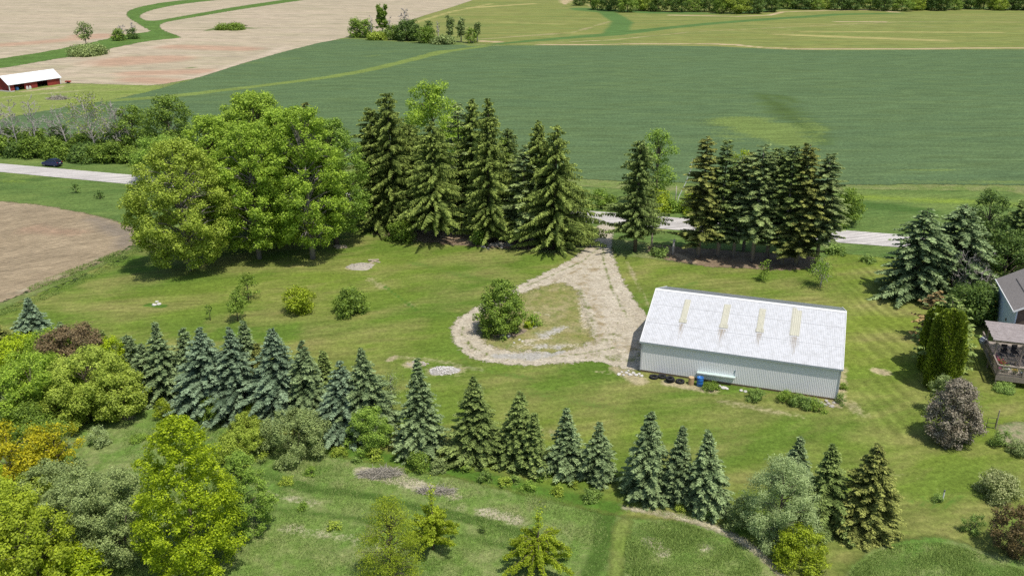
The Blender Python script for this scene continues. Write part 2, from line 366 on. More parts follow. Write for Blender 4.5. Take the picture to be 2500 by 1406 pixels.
zone('barn_yard', [[(-500, 235), (0, 215), (148, 205), (300, 208), (425, 211), (340, 232), (270, 247), (150, 266), (0, 294), (-200, 332), (-500, 380)]], [], 2, .045, M_yard, smooth=1, paint=[
    (0, [(60, 224), (110, 218), (150, 212)], 2, .9, .7), (0, [(100, 217), (130, 219), (160, 217)], 1.4, .8, .7), (2, [(0, 240), (80, 232), (200, 222)], 2.5, .6, .9)])
# --- near fields and lawn
M_soil = gmat('ploughed_soil', (.30, .232, .145), (.345, .272, .175), (.255, .20, .128), rot=-.55, st=(.35, 1, 1), big=.06, mid=.3, fine=3.0, fst=1, bump=.5, bd=.12, eamp=.8, escale=.6,
              stripes=[(-.62, .75, .12, None)], paint=((.36, .31, .21), (.23, .19, .14), (.33, .23, .15)))
zone('ploughed_field', [[(-400, 485), (-100, 488), (0, 492), (100, 501), (200, 520), (270, 536), (325, 555), (350, 578), (335, 602), (300, 618), (230, 648), (150, 682), (60, 718), (0, 741), (-200, 810), (-400, 880)]], [], 1, .03, M_soil, paint=[
    (0, [(40, 715), (150, 672), (250, 628)], 1.8, .5, 1), (1, [(230, 535), (310, 575), (300, 600)], 4, .7, 1), (2, [(80, 560), (180, 570)], 5, .6, 1)])
LAWN1, LAWN2, LAWN3 = (.090, .155, .022), (.165, .215, .032), (.230, .225, .070)
M_lawn = gmat('mown_lawn', LAWN1, LAWN2, LAWN3, rot=-.30, st=(.45, 1, 1), big=.045, mid=.18, fine=2.2, bump=.35, bd=.04, eamp=.5, escale=.8,
              stripes=[(-.16, 1.15, .055, -3), (math.pi/2-.04, 1.3, .16, 3)], paint=((.36, .31, .18), (.080, .155, .022), None), pn=.42)
zone('lawn', [[(-120, 800), (0, 757), (100, 714), (250, 650), (350, 600), (450, 560), (880, 548), (950, 575), (1060, 592), (1150, 600), (1250, 612), (1400, 622), (1452, 596), (1490, 596), (1505, 628), (1560, 628), (1700, 648), (1800, 652), (1990, 652), (2030, 618), (2100, 624), (2200, 636), (2300, 618), (2700, 660), (2700, 1400), (2500, 1368), (2400, 1345), (2310, 1308), (2200, 1315), (2120, 1342), (2060, 1395), (2030, 1470), (1925, 1470), (1885, 1375), (1820, 1312), (1700, 1275), (1530, 1262), (1480, 1255), (1300, 1212), (1100, 1165), (900, 1130), (780, 1105), (640, 1062), (360, 985), (0, 900), (-120, 890)]], [], .5, .03, M_lawn, smooth=1, paint=[
    (2, [(2140, 640), (2140, 760), (2160, 900), (2180, 1050)], [5, 4.5, 4, 3], 1, .7), (2, [(2000, 640), (2080, 700)], 3.5, .8, .8),
    (0, [(1180, 905), (1060, 880), (960, 870)], [1, 1.2, .6], .5, .9), (0, [(1000, 890), (1015, 895)], 1.3, .75, .8), (0, [(1060, 905), (1110, 905)], 2.2, .6, .8), (0, [(950, 880), (965, 872)], .8, .7, .8),
    (0, [(1630, 935), (1740, 955)], 1.2, .75, .9), (0, [(1760, 980), (1960, 1020)], 1.5, .42, 1), (0, [(1200, 1030), (1380, 1060)], 1.4, .38, 1), (0, [(1640, 1000), (1700, 1050)], 3, .3, 1),
    (0, [(2060, 900), (2045, 990)], 1.0, .7, .9), (0, [(2100, 1010), (2080, 990)], 1.8, .45, .9), (0, [(2140, 905), (2160, 910)], 1.2, .8, .7), (0, [(1500, 900), (1560, 930)], 1.5, .75, .9), (0, [(1450, 905), (1480, 912)], .7, .6, .9),
    (0, [(1180, 880), (1110, 800)], .5, .35, .9), (0, [(1440, 640), (1280, 700)], .5, .35, .9), (0, [(1530, 640), (1590, 760)], .8, .45, .9), (0, [(900, 680), (1010, 750)], [2, 1.5], .42, 1), (0, [(860, 655), (905, 645)], 1.6, .55, .8),
    (0, [(1100, 585), (1130, 592)], 2, .8, .8), (0, [(1240, 600), (1180, 612)], 1.2, .35, .9), (0, [(2010, 1120), (2300, 1180), (2280, 1230)], 1.0, .35, .9), (0, [(1500, 1230), (1560, 1245), (1660, 1268), (1760, 1300), (1840, 1350), (1900, 1410)], .35, .6, .9),
    (1, [(940, 700), (1020, 760)], .5, .7, .7), (1, [(0, 800), (250, 830), (600, 800)], 2, .25, 1), (1, [(1110, 850), (1150, 900), (1300, 925)], 1.2, .5, 1), (1, [(1300, 960), (1600, 1020), (1900, 1080)], 2.2, .38, 1), (1, [(1500, 700), (1560, 740), (1700, 690)], 1.6, .45, 1),
    (1, [(1000, 640), (1200, 690)], 2.5, .45, 1), (1, [(800, 580), (900, 620)], 2, .35, 1), (1, [(2320, 1000), (2350, 1090)], 1.2, .5, 1), (1, [(2050, 640), (2250, 660)], 1.2, .3, 1), (1, [(2270, 1240), (2100, 1180)], .5, .45, .8), (1, [(2340, 900), (2400, 1000)], 2, .4, 1),
    (1, [(640, 1075), (900, 1110), (1200, 1170), (1500, 1240)], 1.8, .8, 1), (1, [(2240, 1210), (2300, 1240), (2350, 1210)], .6, .5, .8), (1, [(360, 745), (400, 748)], .7, .9, .7)])
M_path = gmat('mown_strip', (.15, .21, .04), (.17, .225, .045), (.19, .225, .06), big=.1, mid=.5, fine=3, bump=.3, bd=.04, eamp=.35, escale=1.2)
zone('mown_path', [[(1484, 1470), (1492, 1340), (1500, 1270), (1545, 1258), (1530, 1320), (1512, 1470)]], [], .4, .034, M_path, margin=.6, smooth=1)
M_verge = gmat('verge_grass', (.115, .180, .045), (.16, .215, .055), (.085, .145, .036), rot=-.3, st=(.3, 1, 1), big=.07, mid=.3, fine=1.8, bump=.5, bd=.1, eamp=.8, escale=.5,
               paint=((.30, .31, .11), (.07, .13, .028), (.19, .26, .04)))
zone('road_verge', [[(-400, 372), (0, 360), (300, 386), (900, 430), (1450, 456), (1600, 470), (2070, 462), (2600, 470), (2600, 680), (2200, 640), (2030, 628), (1600, 600), (1400, 560), (880, 545), (350, 600), (300, 540), (200, 520), (100, 500), (0, 490), (-400, 482)]], [], 1, .016, M_verge, smooth=1, paint=[
    (2, [(2080, 480), (2500, 500)], 5, .6, 1), (2, [(0, 440), (150, 455)], 3, .4, 1), (1, [(2120, 500), (2260, 515)], 4, .7, .8), (1, [(1600, 585), (1700, 590)], 1.2, .7, .8), (1, [(2040, 610), (2200, 625)], .8, .6, .8), (1, [(0, 432), (300, 465)], 2, .45, 1),
    (0, [(1480, 555), (1560, 565), (1620, 562)], 1.0, .7, .7), (0, [(1480, 560), (1450, 555)], 1.2, .6, .7)])
M_litter = gmat('needle_litter', (.17, .12, .075), (.22, .16, .10), (.27, .21, .14), big=.2, mid=.7, fine=4, bump=.5, bd=.06, eamp=1.4, escale=.9, paint=((.40, .30, .19), (.08, .11, .03), (.3, .2, .12)))
zone('needle_litter', [[(890, 566), (1000, 562), (1100, 566), (1200, 575), (1400, 588), (1420, 605), (1300, 610), (1180, 604), (1060, 594), (960, 586)], [(1570, 598), (1690, 606), (1780, 612), (1930, 622), (2000, 628), (2015, 648), (1930, 662), (1800, 655), (1700, 650), (1600, 628)]], [], .5, .036, M_litter, margin=1.5, paint=[
    (0, [(1090, 575), (1140, 590)], 2, .7, .8), (0, [(1580, 612), (1640, 618), (1690, 640)], 1.2, .7, .8), (1, [(1600, 635), (1700, 648)], .8, .6, .8)])
M_bed = gmat('garden_soil', (.33, .28, .18), (.26, .24, .13), (.12, .19, .05), big=.4, mid=1.5, fine=5, bump=.5, bd=.06, eamp=.4, escale=1.5)
zone('garden_bed', [[(2440, 1025), (2600, 1045), (2600, 1125), (2520, 1108), (2432, 1085)]], [], .4, .04, M_bed, margin=.6, smooth=1)
# --- gravel drive (a loop with a grassy island) and the road
M_drive = gmat('drive_gravel', (.455, .40, .30), (.51, .455, .35), (.38, .325, .235), big=.2, mid=.8, fine=4.5, bump=.4, bd=.04, eamp=1.0, escale=1.1, pn=.75,
               paint=((.30, .24, .14), (.14, .17, .045), (.38, .36, .31)), speck=((.24, .23, .10), .645, 2.6), ew=.12)
zone('driveway', [[(1452, 548), (1500, 548), (1496, 575), (1490, 600), (1502, 640), (1522, 690), (1548, 732), (1578, 772), (1596, 800), (1596, 905), (1540, 905), (1500, 893), (1450, 880), (1380, 888), (1290, 893), (1215, 889), (1165, 880), (1128, 860), (1106, 830), (1100, 800), (1120, 775), (1160, 752), (1200, 735), (1262, 700), (1330, 668), (1395, 634), (1440, 600), (1468, 575)]],
     [[(1273, 718), (1330, 700), (1378, 690), (1408, 712), (1420, 755), (1436, 800), (1440, 832), (1400, 852), (1345, 858), (1300, 852), (1240, 856), (1195, 842), (1170, 812), (1170, 785), (1195, 760), (1235, 740)]], .4, .044, M_drive, margin=1.6, paint=[
    (0, [(1420, 690), (1450, 740), (1470, 790), (1455, 840)], [1.2, 1.3, 1.2, 1.2], .45, .8), (0, [(1400, 640), (1460, 650), (1420, 680)], 1.6, .40, .9), (0, [(1500, 830), (1560, 860)], 3, .35, .9), (1, [(1410, 700), (1440, 770), (1450, 820)], 1.2, .38, .9), (1, [(1480, 870), (1540, 880), (1590, 850)], 2, .40, .9), (1, [(1460, 840), (1500, 820)], 2, .34, .9),
    (1, [(1260, 710), (1330, 680), (1420, 640), (1468, 600)], .4, .5, .8), (1, [(1535, 780), (1500, 720), (1475, 650), (1472, 600)], .45, .5, .8), (1, [(1135, 790), (1128, 815), (1150, 848), (1200, 870), (1290, 876), (1400, 868), (1500, 850)], .35, .5, .8), (2, [(1210, 870), (1300, 872), (1370, 858)], [.9, 1.4, .8], .75, .7), (0, [(1440, 605), (1470, 600)], 1.2, .5, .9), (0, [(1300, 720), (1350, 690), (1420, 655)], .6, .40, .9)])
M_isl = gmat('island_grass', (.24, .225, .075), (.32, .28, .14), (.16, .19, .045), big=.3, mid=.9, fine=4, bump=.4, bd=.05, eamp=1.5, escale=1.0, paint=((.46, .40, .29), (.40, .375, .32), (.24, .19, .14)), pn=.62)
zone('drive_island', [[(1260, 722), (1330, 698), (1378, 688), (1412, 712), (1424, 755), (1442, 800), (1446, 835), (1400, 855), (1345, 862), (1300, 856), (1240, 858), (1192, 843), (1166, 812), (1168, 785), (1195, 760), (1230, 738)]], [], .35, .048, M_isl, margin=1.8, paint=[
    (0, [(1420, 730), (1430, 800)], 1.0, .6, .9), (0, [(1280, 835), (1340, 825)], .9, .6, .9), (0, [(1310, 765), (1340, 770)], .9, .40, .9), (1, [(1320, 822), (1350, 810), (1378, 800)], [1.6, 1.8, 1.2], .55, .9), (1, [(1310, 845), (1370, 848)], 1.3, .5, .9), (0, [(1270, 845), (1400, 845)], 1.6, .45, .9), (1, [(1290, 792), (1300, 798)], 1.0, .7, .7), (2, [(1195, 818), (1240, 822), (1275, 808)], [.7, .9, .9], .85, .7)])
M_road = gmat('road_asphalt', (.50, .468, .435), (.515, .483, .45), (.49, .458, .425), rot=-.3, st=(.06, 1, 1), big=.3, mid=.5, fine=2, fst=1, bump=.1, bd=.01, eamp=.18, escale=1.5, paint=((.33, .31, .285), (.36, .30, .2), (.52, .49, .45)), pn=.15, ew=.08)
RT = [(-900, 324), (-400, 366), (0, 400), (300, 426), (700, 457.5), (1100, 489), (1600, 528.4), (2180, 572), (2500, 597), (3200, 652)]
RB = [(-900, 336), (-400, 382), (0, 420.5), (300, 449), (700, 481.5), (1100, 515), (1600, 558), (2180, 603), (2500, 629), (3200, 688)]
zone('road', [RT+RB[::-1]], [], .8, .052, M_road, margin=.5, smooth=0, paint=[
    (0, [(x, y-2.5) for x, y in RB[2:9]], .35, .55, .9), (0, [(x, (RT[i][1]+RB[i][1])/2-3) for i, (x, y) in enumerate(RT)], 1.0, .25, 1), (0, [(x, (RT[i][1]+RB[i][1])/2+6) for i, (x, y) in enumerate(RT)], .9, .2, 1), (2, [(x, (RT[i][1]+RB[i][1])/2+1) for i, (x, y) in enumerate(RT)], .5, .6, 1)])
M_pth = gmat('worn_path', (.50, .44, .30), (.56, .50, .36), (.34, .32, .16), big=.5, mid=1.5, fine=5, bump=.5, bd=.06, eamp=.45, escale=1.6)
zone('worn_path', [ribbon([(1522, 1240, 3), (1600, 1250, 5), (1680, 1267, 5), (1760, 1292, 6), (1830, 1332, 8), (1880, 1372, 8), (1925, 1425, 8)])], [], .2, .037, M_pth, margin=.6, smooth=1)
# --- mounds of gravel and dirt
def mound(name, px, py, rx, ry, h, mat, label, cat, rz=0.0, seed=1, rocks=0, rmat=None):
    p = at(px, py); t = thing(name, label, cat, (p[0], p[1], .03), rz)
    g = np.random.default_rng(seed); n, m = 28, 9; V = [(0, 0, h)]; 
    ph = g.uniform(0, 6.28, 6)
    for i in range(1, m+1):
        r = i/m
        for k in range(n):
            a_ = 2*math.pi*k/n; w = 1+.12*math.sin(2*a_+ph[0])+.10*math.sin(3*a_+ph[1])+.06*math.sin(7*a_+ph[2])
            V.append((rx*r*w*math.cos(a_), ry*r*w*math.sin(a_), h*(1-r**1.6)*(1+g.uniform(-.25, .25))-(.03 if i == m else 0)))
    f = [(0, 1+k, 1+(k+1) % n) for k in range(n)]
    for i in range(m-1):
        for k in range(n): f.append((1+i*n+k, 1+(i+1)*n+k, 1+(i+1)*n+(k+1) % n, 1+i*n+(k+1) % n))
    MB().add(V, f).build('heap', mat, t, smooth=True)
    if rocks:
        b = MB()
        for k in range(rocks):
            a_, r = g.uniform(0, 6.28), g.uniform(0, 1)**.6
            b.rock((rx*r*math.cos(a_), ry*r*math.sin(a_), h*(1-r**1.6)+.01), g.uniform(.04, .13), int(g.integers(1e6)))
        b.build('stones', rmat or mat, t)
    return t
# ================================================================== VEGETATION
LM = {
 'maple':   leafmat('leaf_maple', (.150,.260,.026), (.450,.600,.070), .38),
 'olive':   leafmat('leaf_olive', (.200,.285,.030), (.470,.560,.085), .35),
 'green':   leafmat('leaf_green', (.115,.195,.030), (.280,.390,.055), .35),
 'dark':    leafmat('leaf_dark', (0.062, 0.124, 0.028), (0.165, 0.247, 0.045), .30),
 'lime':    leafmat('leaf_lime', (.190,.290,.014), (.500,.610,.026), .40),
 'gold':    leafmat('leaf_gold', (.260,.300,.016), (.640,.560,.024), .40),
 'yellow':  leafmat('leaf_yellow', (.205,.280,.018), (.450,.540,.040), .38),
 'fresh':   leafmat('leaf_fresh', (0.155, 0.271, 0.039), (0.375, 0.525, 0.083), .38),
 'sage':    leafmat('leaf_sage', (0.202, 0.271, 0.101), (0.405, 0.495, 0.195), .30),
 'grey':    leafmat('leaf_grey', (.165,.220,.072), (.370,.450,.155), .28),
 'willow':  leafmat('leaf_willow', (0.232, 0.318, 0.116), (0.495, 0.600, 0.255), .32),
 'brown':   leafmat('leaf_brown', (0.116, 0.085, 0.043), (0.247, 0.180, 0.083), .20),
 'purple':  leafmat('leaf_purple', (.150,.125,.085), (.340,.300,.215), .18),
 'russet':  leafmat('leaf_russet', (0.078, 0.062, 0.028), (0.225, 0.165, 0.060), .22),
 'cedar':   leafmat('leaf_cedar', (0.096, 0.155, 0.016), (0.285, 0.360, 0.030), .18),
 'cream':   leafmat('leaf_cream', (0.154, 0.220, 0.044), (0.550, 0.572, 0.264), .3),
 'weed':    leafmat('leaf_weed', (0.155, 0.248, 0.062), (0.300, 0.420, 0.090), .35),
 'norway':  leafmat('needle_norway', (.095,.145,.032), (.330,.400,.095), .10, rough=.8, spec=.05),
 'pine':    leafmat('needle_pine', (.110,.160,.055), (.330,.400,.145), .10, rough=.8, spec=.05),
 'bronze':  leafmat('needle_bronze', (.100,.125,.032), (.335,.355,.095), .10, rough=.8, spec=.05),
 'blue':    leafmat('needle_blue', (.090,.145,.080), (.310,.410,.240), .10, rough=.8, spec=.05),
 'bluegrn': leafmat('needle_bluegreen', (.088,.142,.058), (.310,.395,.175), .10, rough=.8, spec=.05),
 'spruce':  leafmat('needle_green', (.085,.135,.036), (.300,.375,.110), .10, rough=.8, spec=.05),
 'rusty':   leafmat('needle_rusty', (0.210, 0.149, 0.061), (0.490, 0.350, 0.149), .10, rough=.8, spec=.05),
}
BARK = simple('bark', (.16, .13, .10), .95, .05, var=.3, scale=2)
BARKG = simple('bark_grey', (.30, .27, .24), .95, .05, var=.2, scale=2)
DEAD = simple('dead_wood', (.52, .47, .43), .95, .05, var=.25, scale=2)

def leaves(C, N, S, asp, lum):
    n = len(C); r = rng.normal(size=(n, 3)); T = nrm(np.cross(N, r)); B = np.cross(N, T)
    S = S[:, None]
    V = np.stack([C+T*S, C+B*S*asp, C-T*S, C-B*S*asp], 1).reshape(-1, 3)
    return V, np.arange(4*n).reshape(n, 4), lum
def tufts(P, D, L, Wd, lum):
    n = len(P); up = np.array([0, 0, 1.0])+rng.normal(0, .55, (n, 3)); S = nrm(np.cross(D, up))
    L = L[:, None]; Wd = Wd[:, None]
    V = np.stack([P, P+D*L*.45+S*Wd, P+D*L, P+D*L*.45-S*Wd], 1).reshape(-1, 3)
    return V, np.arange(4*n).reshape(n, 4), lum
PROF = {
 'round': lambda t: np.sqrt(np.clip(1-(2*t-1)**2, 0, 1))*.95+.12,
 'oval':  lambda t: np.sin(np.pi*np.clip(t*.80+.16, 0, 1))**.75,
 'cone':  lambda t: (1-t)**.75*.95+.08,
 'egg':   lambda t: np.where(t < .35, .74+.74*t, np.clip(1-(t-.35)/.65, 0, 1)**.55*1.0+.03),
 'column': lambda t: np.where(t < .8, .8+.25*np.sin(t*6), .8*(1-(t-.8)/.22)**.6),
 'vase':  lambda t: .35+.65*t**.7*np.where(t > .85, .7, 1),
 'dome':  lambda t: np.sqrt(np.clip(1-t**2, 0, 1))*.95+.1,
}
def decid(h, w, z0, prof='oval', nl=30, lr=.20, dens=26, ls=.13, flat=.75, spread=(.45, .85), asp=.62, clump=5, inner=.12, limbs=True, trunk_r=None, stem_n=1, top_light=.15, csig=1.5):
    t = (np.arange(nl)+rng.uniform(0, 1, nl))/nl; t = np.clip(t, .03, .97)
    R = PROF[prof](t)*w/2
    az = np.arange(nl)*2.399963+rng.uniform(-.5, .5, nl)
    rl = w*lr*rng.uniform(.65, 1.25, nl)*(.55+.45*R/(w/2))
    sp = np.where(rng.uniform(size=nl) < .78, rng.uniform(.72, 1.0, nl), rng.uniform(.15, .6, nl))
    rad = np.clip(R*sp, 0, np.maximum(R-rl*.70, 0)+.05*w)*rng.uniform(.88, 1.12, nl)
    zc = z0+t*(h-z0); zc = np.clip(zc, z0+rl*flat*.4, h-rl*flat*.9)
    C = np.stack([rad*np.cos(az), rad*np.sin(az), zc], 1)
    Vs, Fs, Ls = [], [], []; off = 0
    for i in range(nl):
        m = int(dens*4*math.pi*rl[i]**2*.8/clump)+3
        d = rng.normal(size=(m, 3)); d = nrm(d)
        out = np.array([math.cos(az[i]), math.sin(az[i]), 0])*.55+np.array([0, 0, .28])
        d = nrm(d+out*rng.uniform(0, 1, (m, 1)))
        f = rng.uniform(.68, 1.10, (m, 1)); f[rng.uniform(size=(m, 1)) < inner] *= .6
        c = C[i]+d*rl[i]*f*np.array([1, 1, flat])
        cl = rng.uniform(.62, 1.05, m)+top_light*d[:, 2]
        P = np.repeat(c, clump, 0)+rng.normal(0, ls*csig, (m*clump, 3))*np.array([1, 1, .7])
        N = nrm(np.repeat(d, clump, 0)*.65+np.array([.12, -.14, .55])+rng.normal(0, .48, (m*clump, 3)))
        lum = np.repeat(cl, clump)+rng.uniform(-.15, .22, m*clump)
        P[:, 2] = np.maximum(P[:, 2], .05)
        v, q, l = leaves(P, N, ls*rng.uniform(.7, 1.25, m*clump), asp, lum)
        Vs.append(v); Fs.append(q+off); Ls.append(l); off += len(v)
    V, Q, L = np.concatenate(Vs), np.concatenate(Fs), np.concatenate(Ls)
    b = MB(); tr = trunk_r or max(.04, .013*h+.006*w)
    hs = z0+(h-z0)*.62
    for s in range(stem_n):
        a_ = 6.28*s/stem_n+rng.uniform(0, 1); k = .0 if stem_n == 1 else w*.16
        pts = [(k*.3*math.cos(a_), k*.3*math.sin(a_), -.1), (k*.5*math.cos(a_), k*.5*math.sin(a_), hs*.35), (k*math.cos(a_)+rng.uniform(-.1, .1)*w*.3, k*math.sin(a_), hs*.7), (k*1.2*math.cos(a_), k*1.2*math.sin(a_), hs)]
        q = 1/stem_n**.5; b.tube(pts, [tr*1.25*q, tr*.95*q, tr*.65*q, tr*.35*q], 7)
    if limbs:
        for i in range(0, nl, 1 if nl < 40 else 2):
            za = max(.12*h, min(C[i, 2]-.45*rad[i]-rl[i]*.3, hs*.97)); p0 = np.array([0, 0, za])
            mid = (p0+C[i])/2+np.array([0, 0, .08*h*rng.uniform(0, 1)])
            b.tube([p0, mid, C[i]+nrm(C[i]*np.array([1, 1, 0])+1e-3)*rl[i]*.4], [tr*.38, tr*.24, tr*.08], 5, cap=False)
    return (V, Q, L), b
def conifer(h, R, z0=.1, p=.85, droop=.35, up=.25, step=.17, tl=.30, tw=.055, nb=8, dz=None, jit=.25, gap=0.0, k=4, ragged=.15, hang=0.0, tp=.18, base_frac=None):
    dz = dz or max(.2, h*.032); z = z0; Ps, Ds, Ll, Ww, Lm = [], [], [], [], []; b = MB()
    tr = max(.05, .016*h); b.tube([(0, 0, -.1), (0, 0, h*.5), (0, 0, h*.985)], [tr*1.15, tr*.7, .02], 7)
    ph0 = rng.uniform(0, 6.28); ph1 = rng.uniform(0, 6.28)
    while z < h*.985:
        t = (z-z0)/(h-z0); Lm_ = R*(1-t)**(p+tp*t)*(1+.10*math.sin(9*t+ph0))
        if base_frac and t < base_frac: Lm_ *= (.7+.3*t/base_frac)
        n = max(4, int(nb*(.6+.4*(1-t))))
        a0 = rng.uniform(0, 6.28)
        for j in range(n):
            if rng.uniform() < gap: continue
            L = Lm_*(1+rng.uniform(-jit, jit*.6))+.10
            if rng.uniform() < ragged: L *= rng.uniform(.45, 1.15)
            a_ = a0+6.283*j/n+rng.uniform(-.3, .3); L *= 1+.14*math.sin(2*a_+ph1+4*t); o = np.array([math.cos(a_), math.sin(a_), 0]); s_ = np.array([-o[1], o[0], 0])
            m = max(3, int(L/step)); s = (np.arange(m)+rng.uniform(0, 1, m))/m; s = .12+.88*s
            zz = z+rng.uniform(-.8, .8)*dz; bl = rng.uniform(-.16, .16)
            c = o[None]*(L*s)[:, None]; c = c+np.array([0, 0, 1])*(zz+up*L*s-droop*L*s**1.8)[:, None]
            c[:, 2] = np.maximum(c[:, 2], .08)
            if L > .8 and len(b.V) < 90: b.tube([(0, 0, zz), c[m//2], c[-1]], [.025+.008*L, .018, .008], 4, cap=False)
            for q in range(k):
                if q == 0: ph = rng.uniform(-.25, .25, m)
                else: ph = rng.uniform(.45, 1.25, m)*(1 if q % 2 else -1)
                dirr = o[None]*np.cos(ph)[:, None]+s_[None]*np.sin(ph)[:, None]+np.array([0, 0, 1])*(rng.uniform(-.35, .12, m)-droop*.4*s)[:, None]
                if hang and q >= 2: dirr = dirr*.35+np.array([0, 0, -1.0])*hang
                side = (1-s)*L*.26*(0 if q == 0 else 1)
                if hang and q >= 2: side = side*.6
                Ps.append(c+rng.normal(0, .03, (m, 3))); Ds.append(nrm(dirr)); Ll.append((tl*rng.uniform(.7, 1.2, m)+side)); Ww.append(tw*rng.uniform(.8, 1.3, m)*(1+side*.7))
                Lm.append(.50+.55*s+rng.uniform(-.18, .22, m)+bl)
        z += dz*rng.uniform(.8, 1.15)*(1 if t < .7 else .75)
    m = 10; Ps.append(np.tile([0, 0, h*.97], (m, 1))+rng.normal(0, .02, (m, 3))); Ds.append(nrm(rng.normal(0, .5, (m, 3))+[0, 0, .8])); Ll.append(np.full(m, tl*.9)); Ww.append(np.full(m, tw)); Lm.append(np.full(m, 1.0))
    V, Q, L = tufts(*[np.concatenate(x) for x in (Ps, Ds, Ll, Ww, Lm)])
    return (V, Q, L), b
def bare(h, w, depth=6, r0=None, lean=0.0, fan=.55, n0=7, zb=.3, seedl=None, minr=.016):
    """leafless tree: trunk tube and branch tubes"""
    tb, bb = MB(), MB(); r0 = r0 or .014*h
    lx = math.sin(lean)*h*.5
    tp = [np.array([lx*(u**1.2), rng.uniform(-.01, .01)*h, h*.86*u]) for u in (0, .25, .5, .75, 1)]
    tp[0][2] = -.1; tb.tube(tp, [r0*1.2, r0, r0*.75, r0*.5, r0*.2], 6)
    tips = []
    def grow(p, d, L, r, lv):
        m = p+d*L*.5+rng.normal(0, .05*L, 3); e = p+d*L+rng.normal(0, .08*L, 3)
        bb.tube([p, m, e], [r, r*.8, max(r*.5, minr)], 4 if r > .04 else 3, cap=False)
        if lv <= 0: tips.append((e, d)); return
        for _ in range(int(rng.integers(2, 4))):
            nd = nrm(d+rng.normal(0, fan, 3)+np.array([0, 0, .12])); grow(p+(e-p)*rng.uniform(.45, 1), nd, L*rng.uniform(.5, .75), max(r*.55, minr), lv-1)
    for i in range(n0):
        u = zb+(1-zb)*(i+rng.uniform(0, 1))/n0; z = u*h*.86
        k = min(int(u*4), 3); f = u*4-k; p = tp[k]*(1-f)+tp[k+1]*f
        a_ = i*2.4+rng.uniform(-.4, .4)
        d = nrm(np.array([math.cos(a_), math.sin(a_), rng.uniform(.5, 1.3)]))
        grow(p, d, w*.30*(1.15-.55*u)*rng.uniform(.7, 1.2), r0*.42*(1.2-u*.6), depth-3)
    return tb, bb, tips
def leafcloud(tips, k, sig, ls, lumr=(.6, 1.2), up=0):
    P = np.repeat(np.array([t[0] for t in tips]), k, 0)+rng.normal(0, sig, (len(tips)*k, 3))
    N = nrm(rng.normal(size=P.shape)+[0, 0, .5])
    return leaves(P, N, ls*rng.uniform(.7, 1.2, len(P)), .6, rng.uniform(*lumr, len(P)))

def place(bx, by): p = at(bx, by); return (p[0], p[1], 0)
def put(name, cat, label, bx, by, geo, mat, group=None, bark=BARK, crown='crown', rz=None, tname='trunk'):
    (V, Q, L), b = geo
    t = thing(name, label, cat, place(bx, by), rng.uniform(0, 6.28) if rz is None else rz, group)
    if b is not None and b.V: b.build(tname, bark, t, smooth=True)
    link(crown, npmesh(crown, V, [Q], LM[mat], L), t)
    return t
def D(label, bx, by, ty, wpx, mat, prof='oval', z0=.2, name='broadleaf_tree', cat='tree', group=None, bark=BARK, px=1.0, **kw):
    h = max(.5, height(bx, by, ty)); w = wpx*mpp(by); m = mpp(by)*2.44   # metres per rendered pixel
    ls = kw.pop('ls', max(.07, min(.34, m*1.0)))
    dens = kw.pop('dens', .62/(ls*ls))
    geo = decid(h, w, z0*h, prof, ls=ls, dens=dens, **kw)
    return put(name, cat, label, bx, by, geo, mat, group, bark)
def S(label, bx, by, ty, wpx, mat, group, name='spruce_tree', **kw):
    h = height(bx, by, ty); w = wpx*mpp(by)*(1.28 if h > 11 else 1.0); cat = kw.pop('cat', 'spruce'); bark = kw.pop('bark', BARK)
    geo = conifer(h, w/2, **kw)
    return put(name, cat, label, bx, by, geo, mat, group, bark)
def bush(label, bx, by, ty, wpx, mat, group=None, name='shrub', cat='shrub', **kw):
    kw.setdefault('nl', 12); kw.setdefault('lr', .26); kw.setdefault('limbs', False)
    return D(label, bx, by, ty, wpx, mat, kw.pop('prof', 'dome'), kw.pop('z0', .02), name=name, cat=cat, group=group, stem_n=3, **kw)

# ---- the big maples left of centre
G1 = 'tall broadleaf trees between lawn and road'
D('olive green broad tree at the left end of the tall clump, beside the ploughed field', 464, 660, 345, 232, 'olive', 'oval', .10, group=G1, nl=220, lr=.080, bark=BARKG)
D('tallest bright green maple, rising at the back of the clump', 650, 560, 228, 230, 'maple', 'oval', .18, group=G1, nl=230, lr=.078, name='maple_tree', cat='maple')
D('bright maple on a slim trunk with low yellow branches, second from the clump\'s left', 633, 632, 300, 190, 'maple', 'oval', .10, group=G1, nl=220, lr=.080, name='maple_tree', cat='maple', bark=BARKG)
D('rounded maple behind the olive tree, between it and the tallest maple', 545, 590, 285, 175, 'maple', 'oval', .15, group=G1, nl=220, lr=.080, name='maple_tree', cat='maple')
D('maple in the clump\'s right half with a bare trunk standing in its own shadow', 764, 632, 262, 190, 'maple', 'oval', .12, group=G1, nl=220, lr=.080, name='maple_tree', cat='maple', bark=BARKG)
D('maple at the right end of the clump, next to the dark spruces', 822, 597, 290, 165, 'fresh', 'oval', .12, group=G1, nl=220, lr=.080, name='maple_tree', cat='maple')
D('maple hidden in the middle of the clump behind the front trunks', 715, 585, 268, 170, 'maple', 'oval', .2, group=G1, nl=220, lr=.080, name='maple_tree', cat='maple')
D('lone bright maple crown showing above the dark spruces', 1062, 500, 200, 150, 'maple', 'oval', .3, nl=40, lr=.15, name='maple_tree', cat='maple')
S('brown-green spruce top peeping over the back of the maple clump', 765, 500, 250, 80, 'bronze', None, nb=6, step=.4, k=4, tl=.6, tw=.14, z0=3)
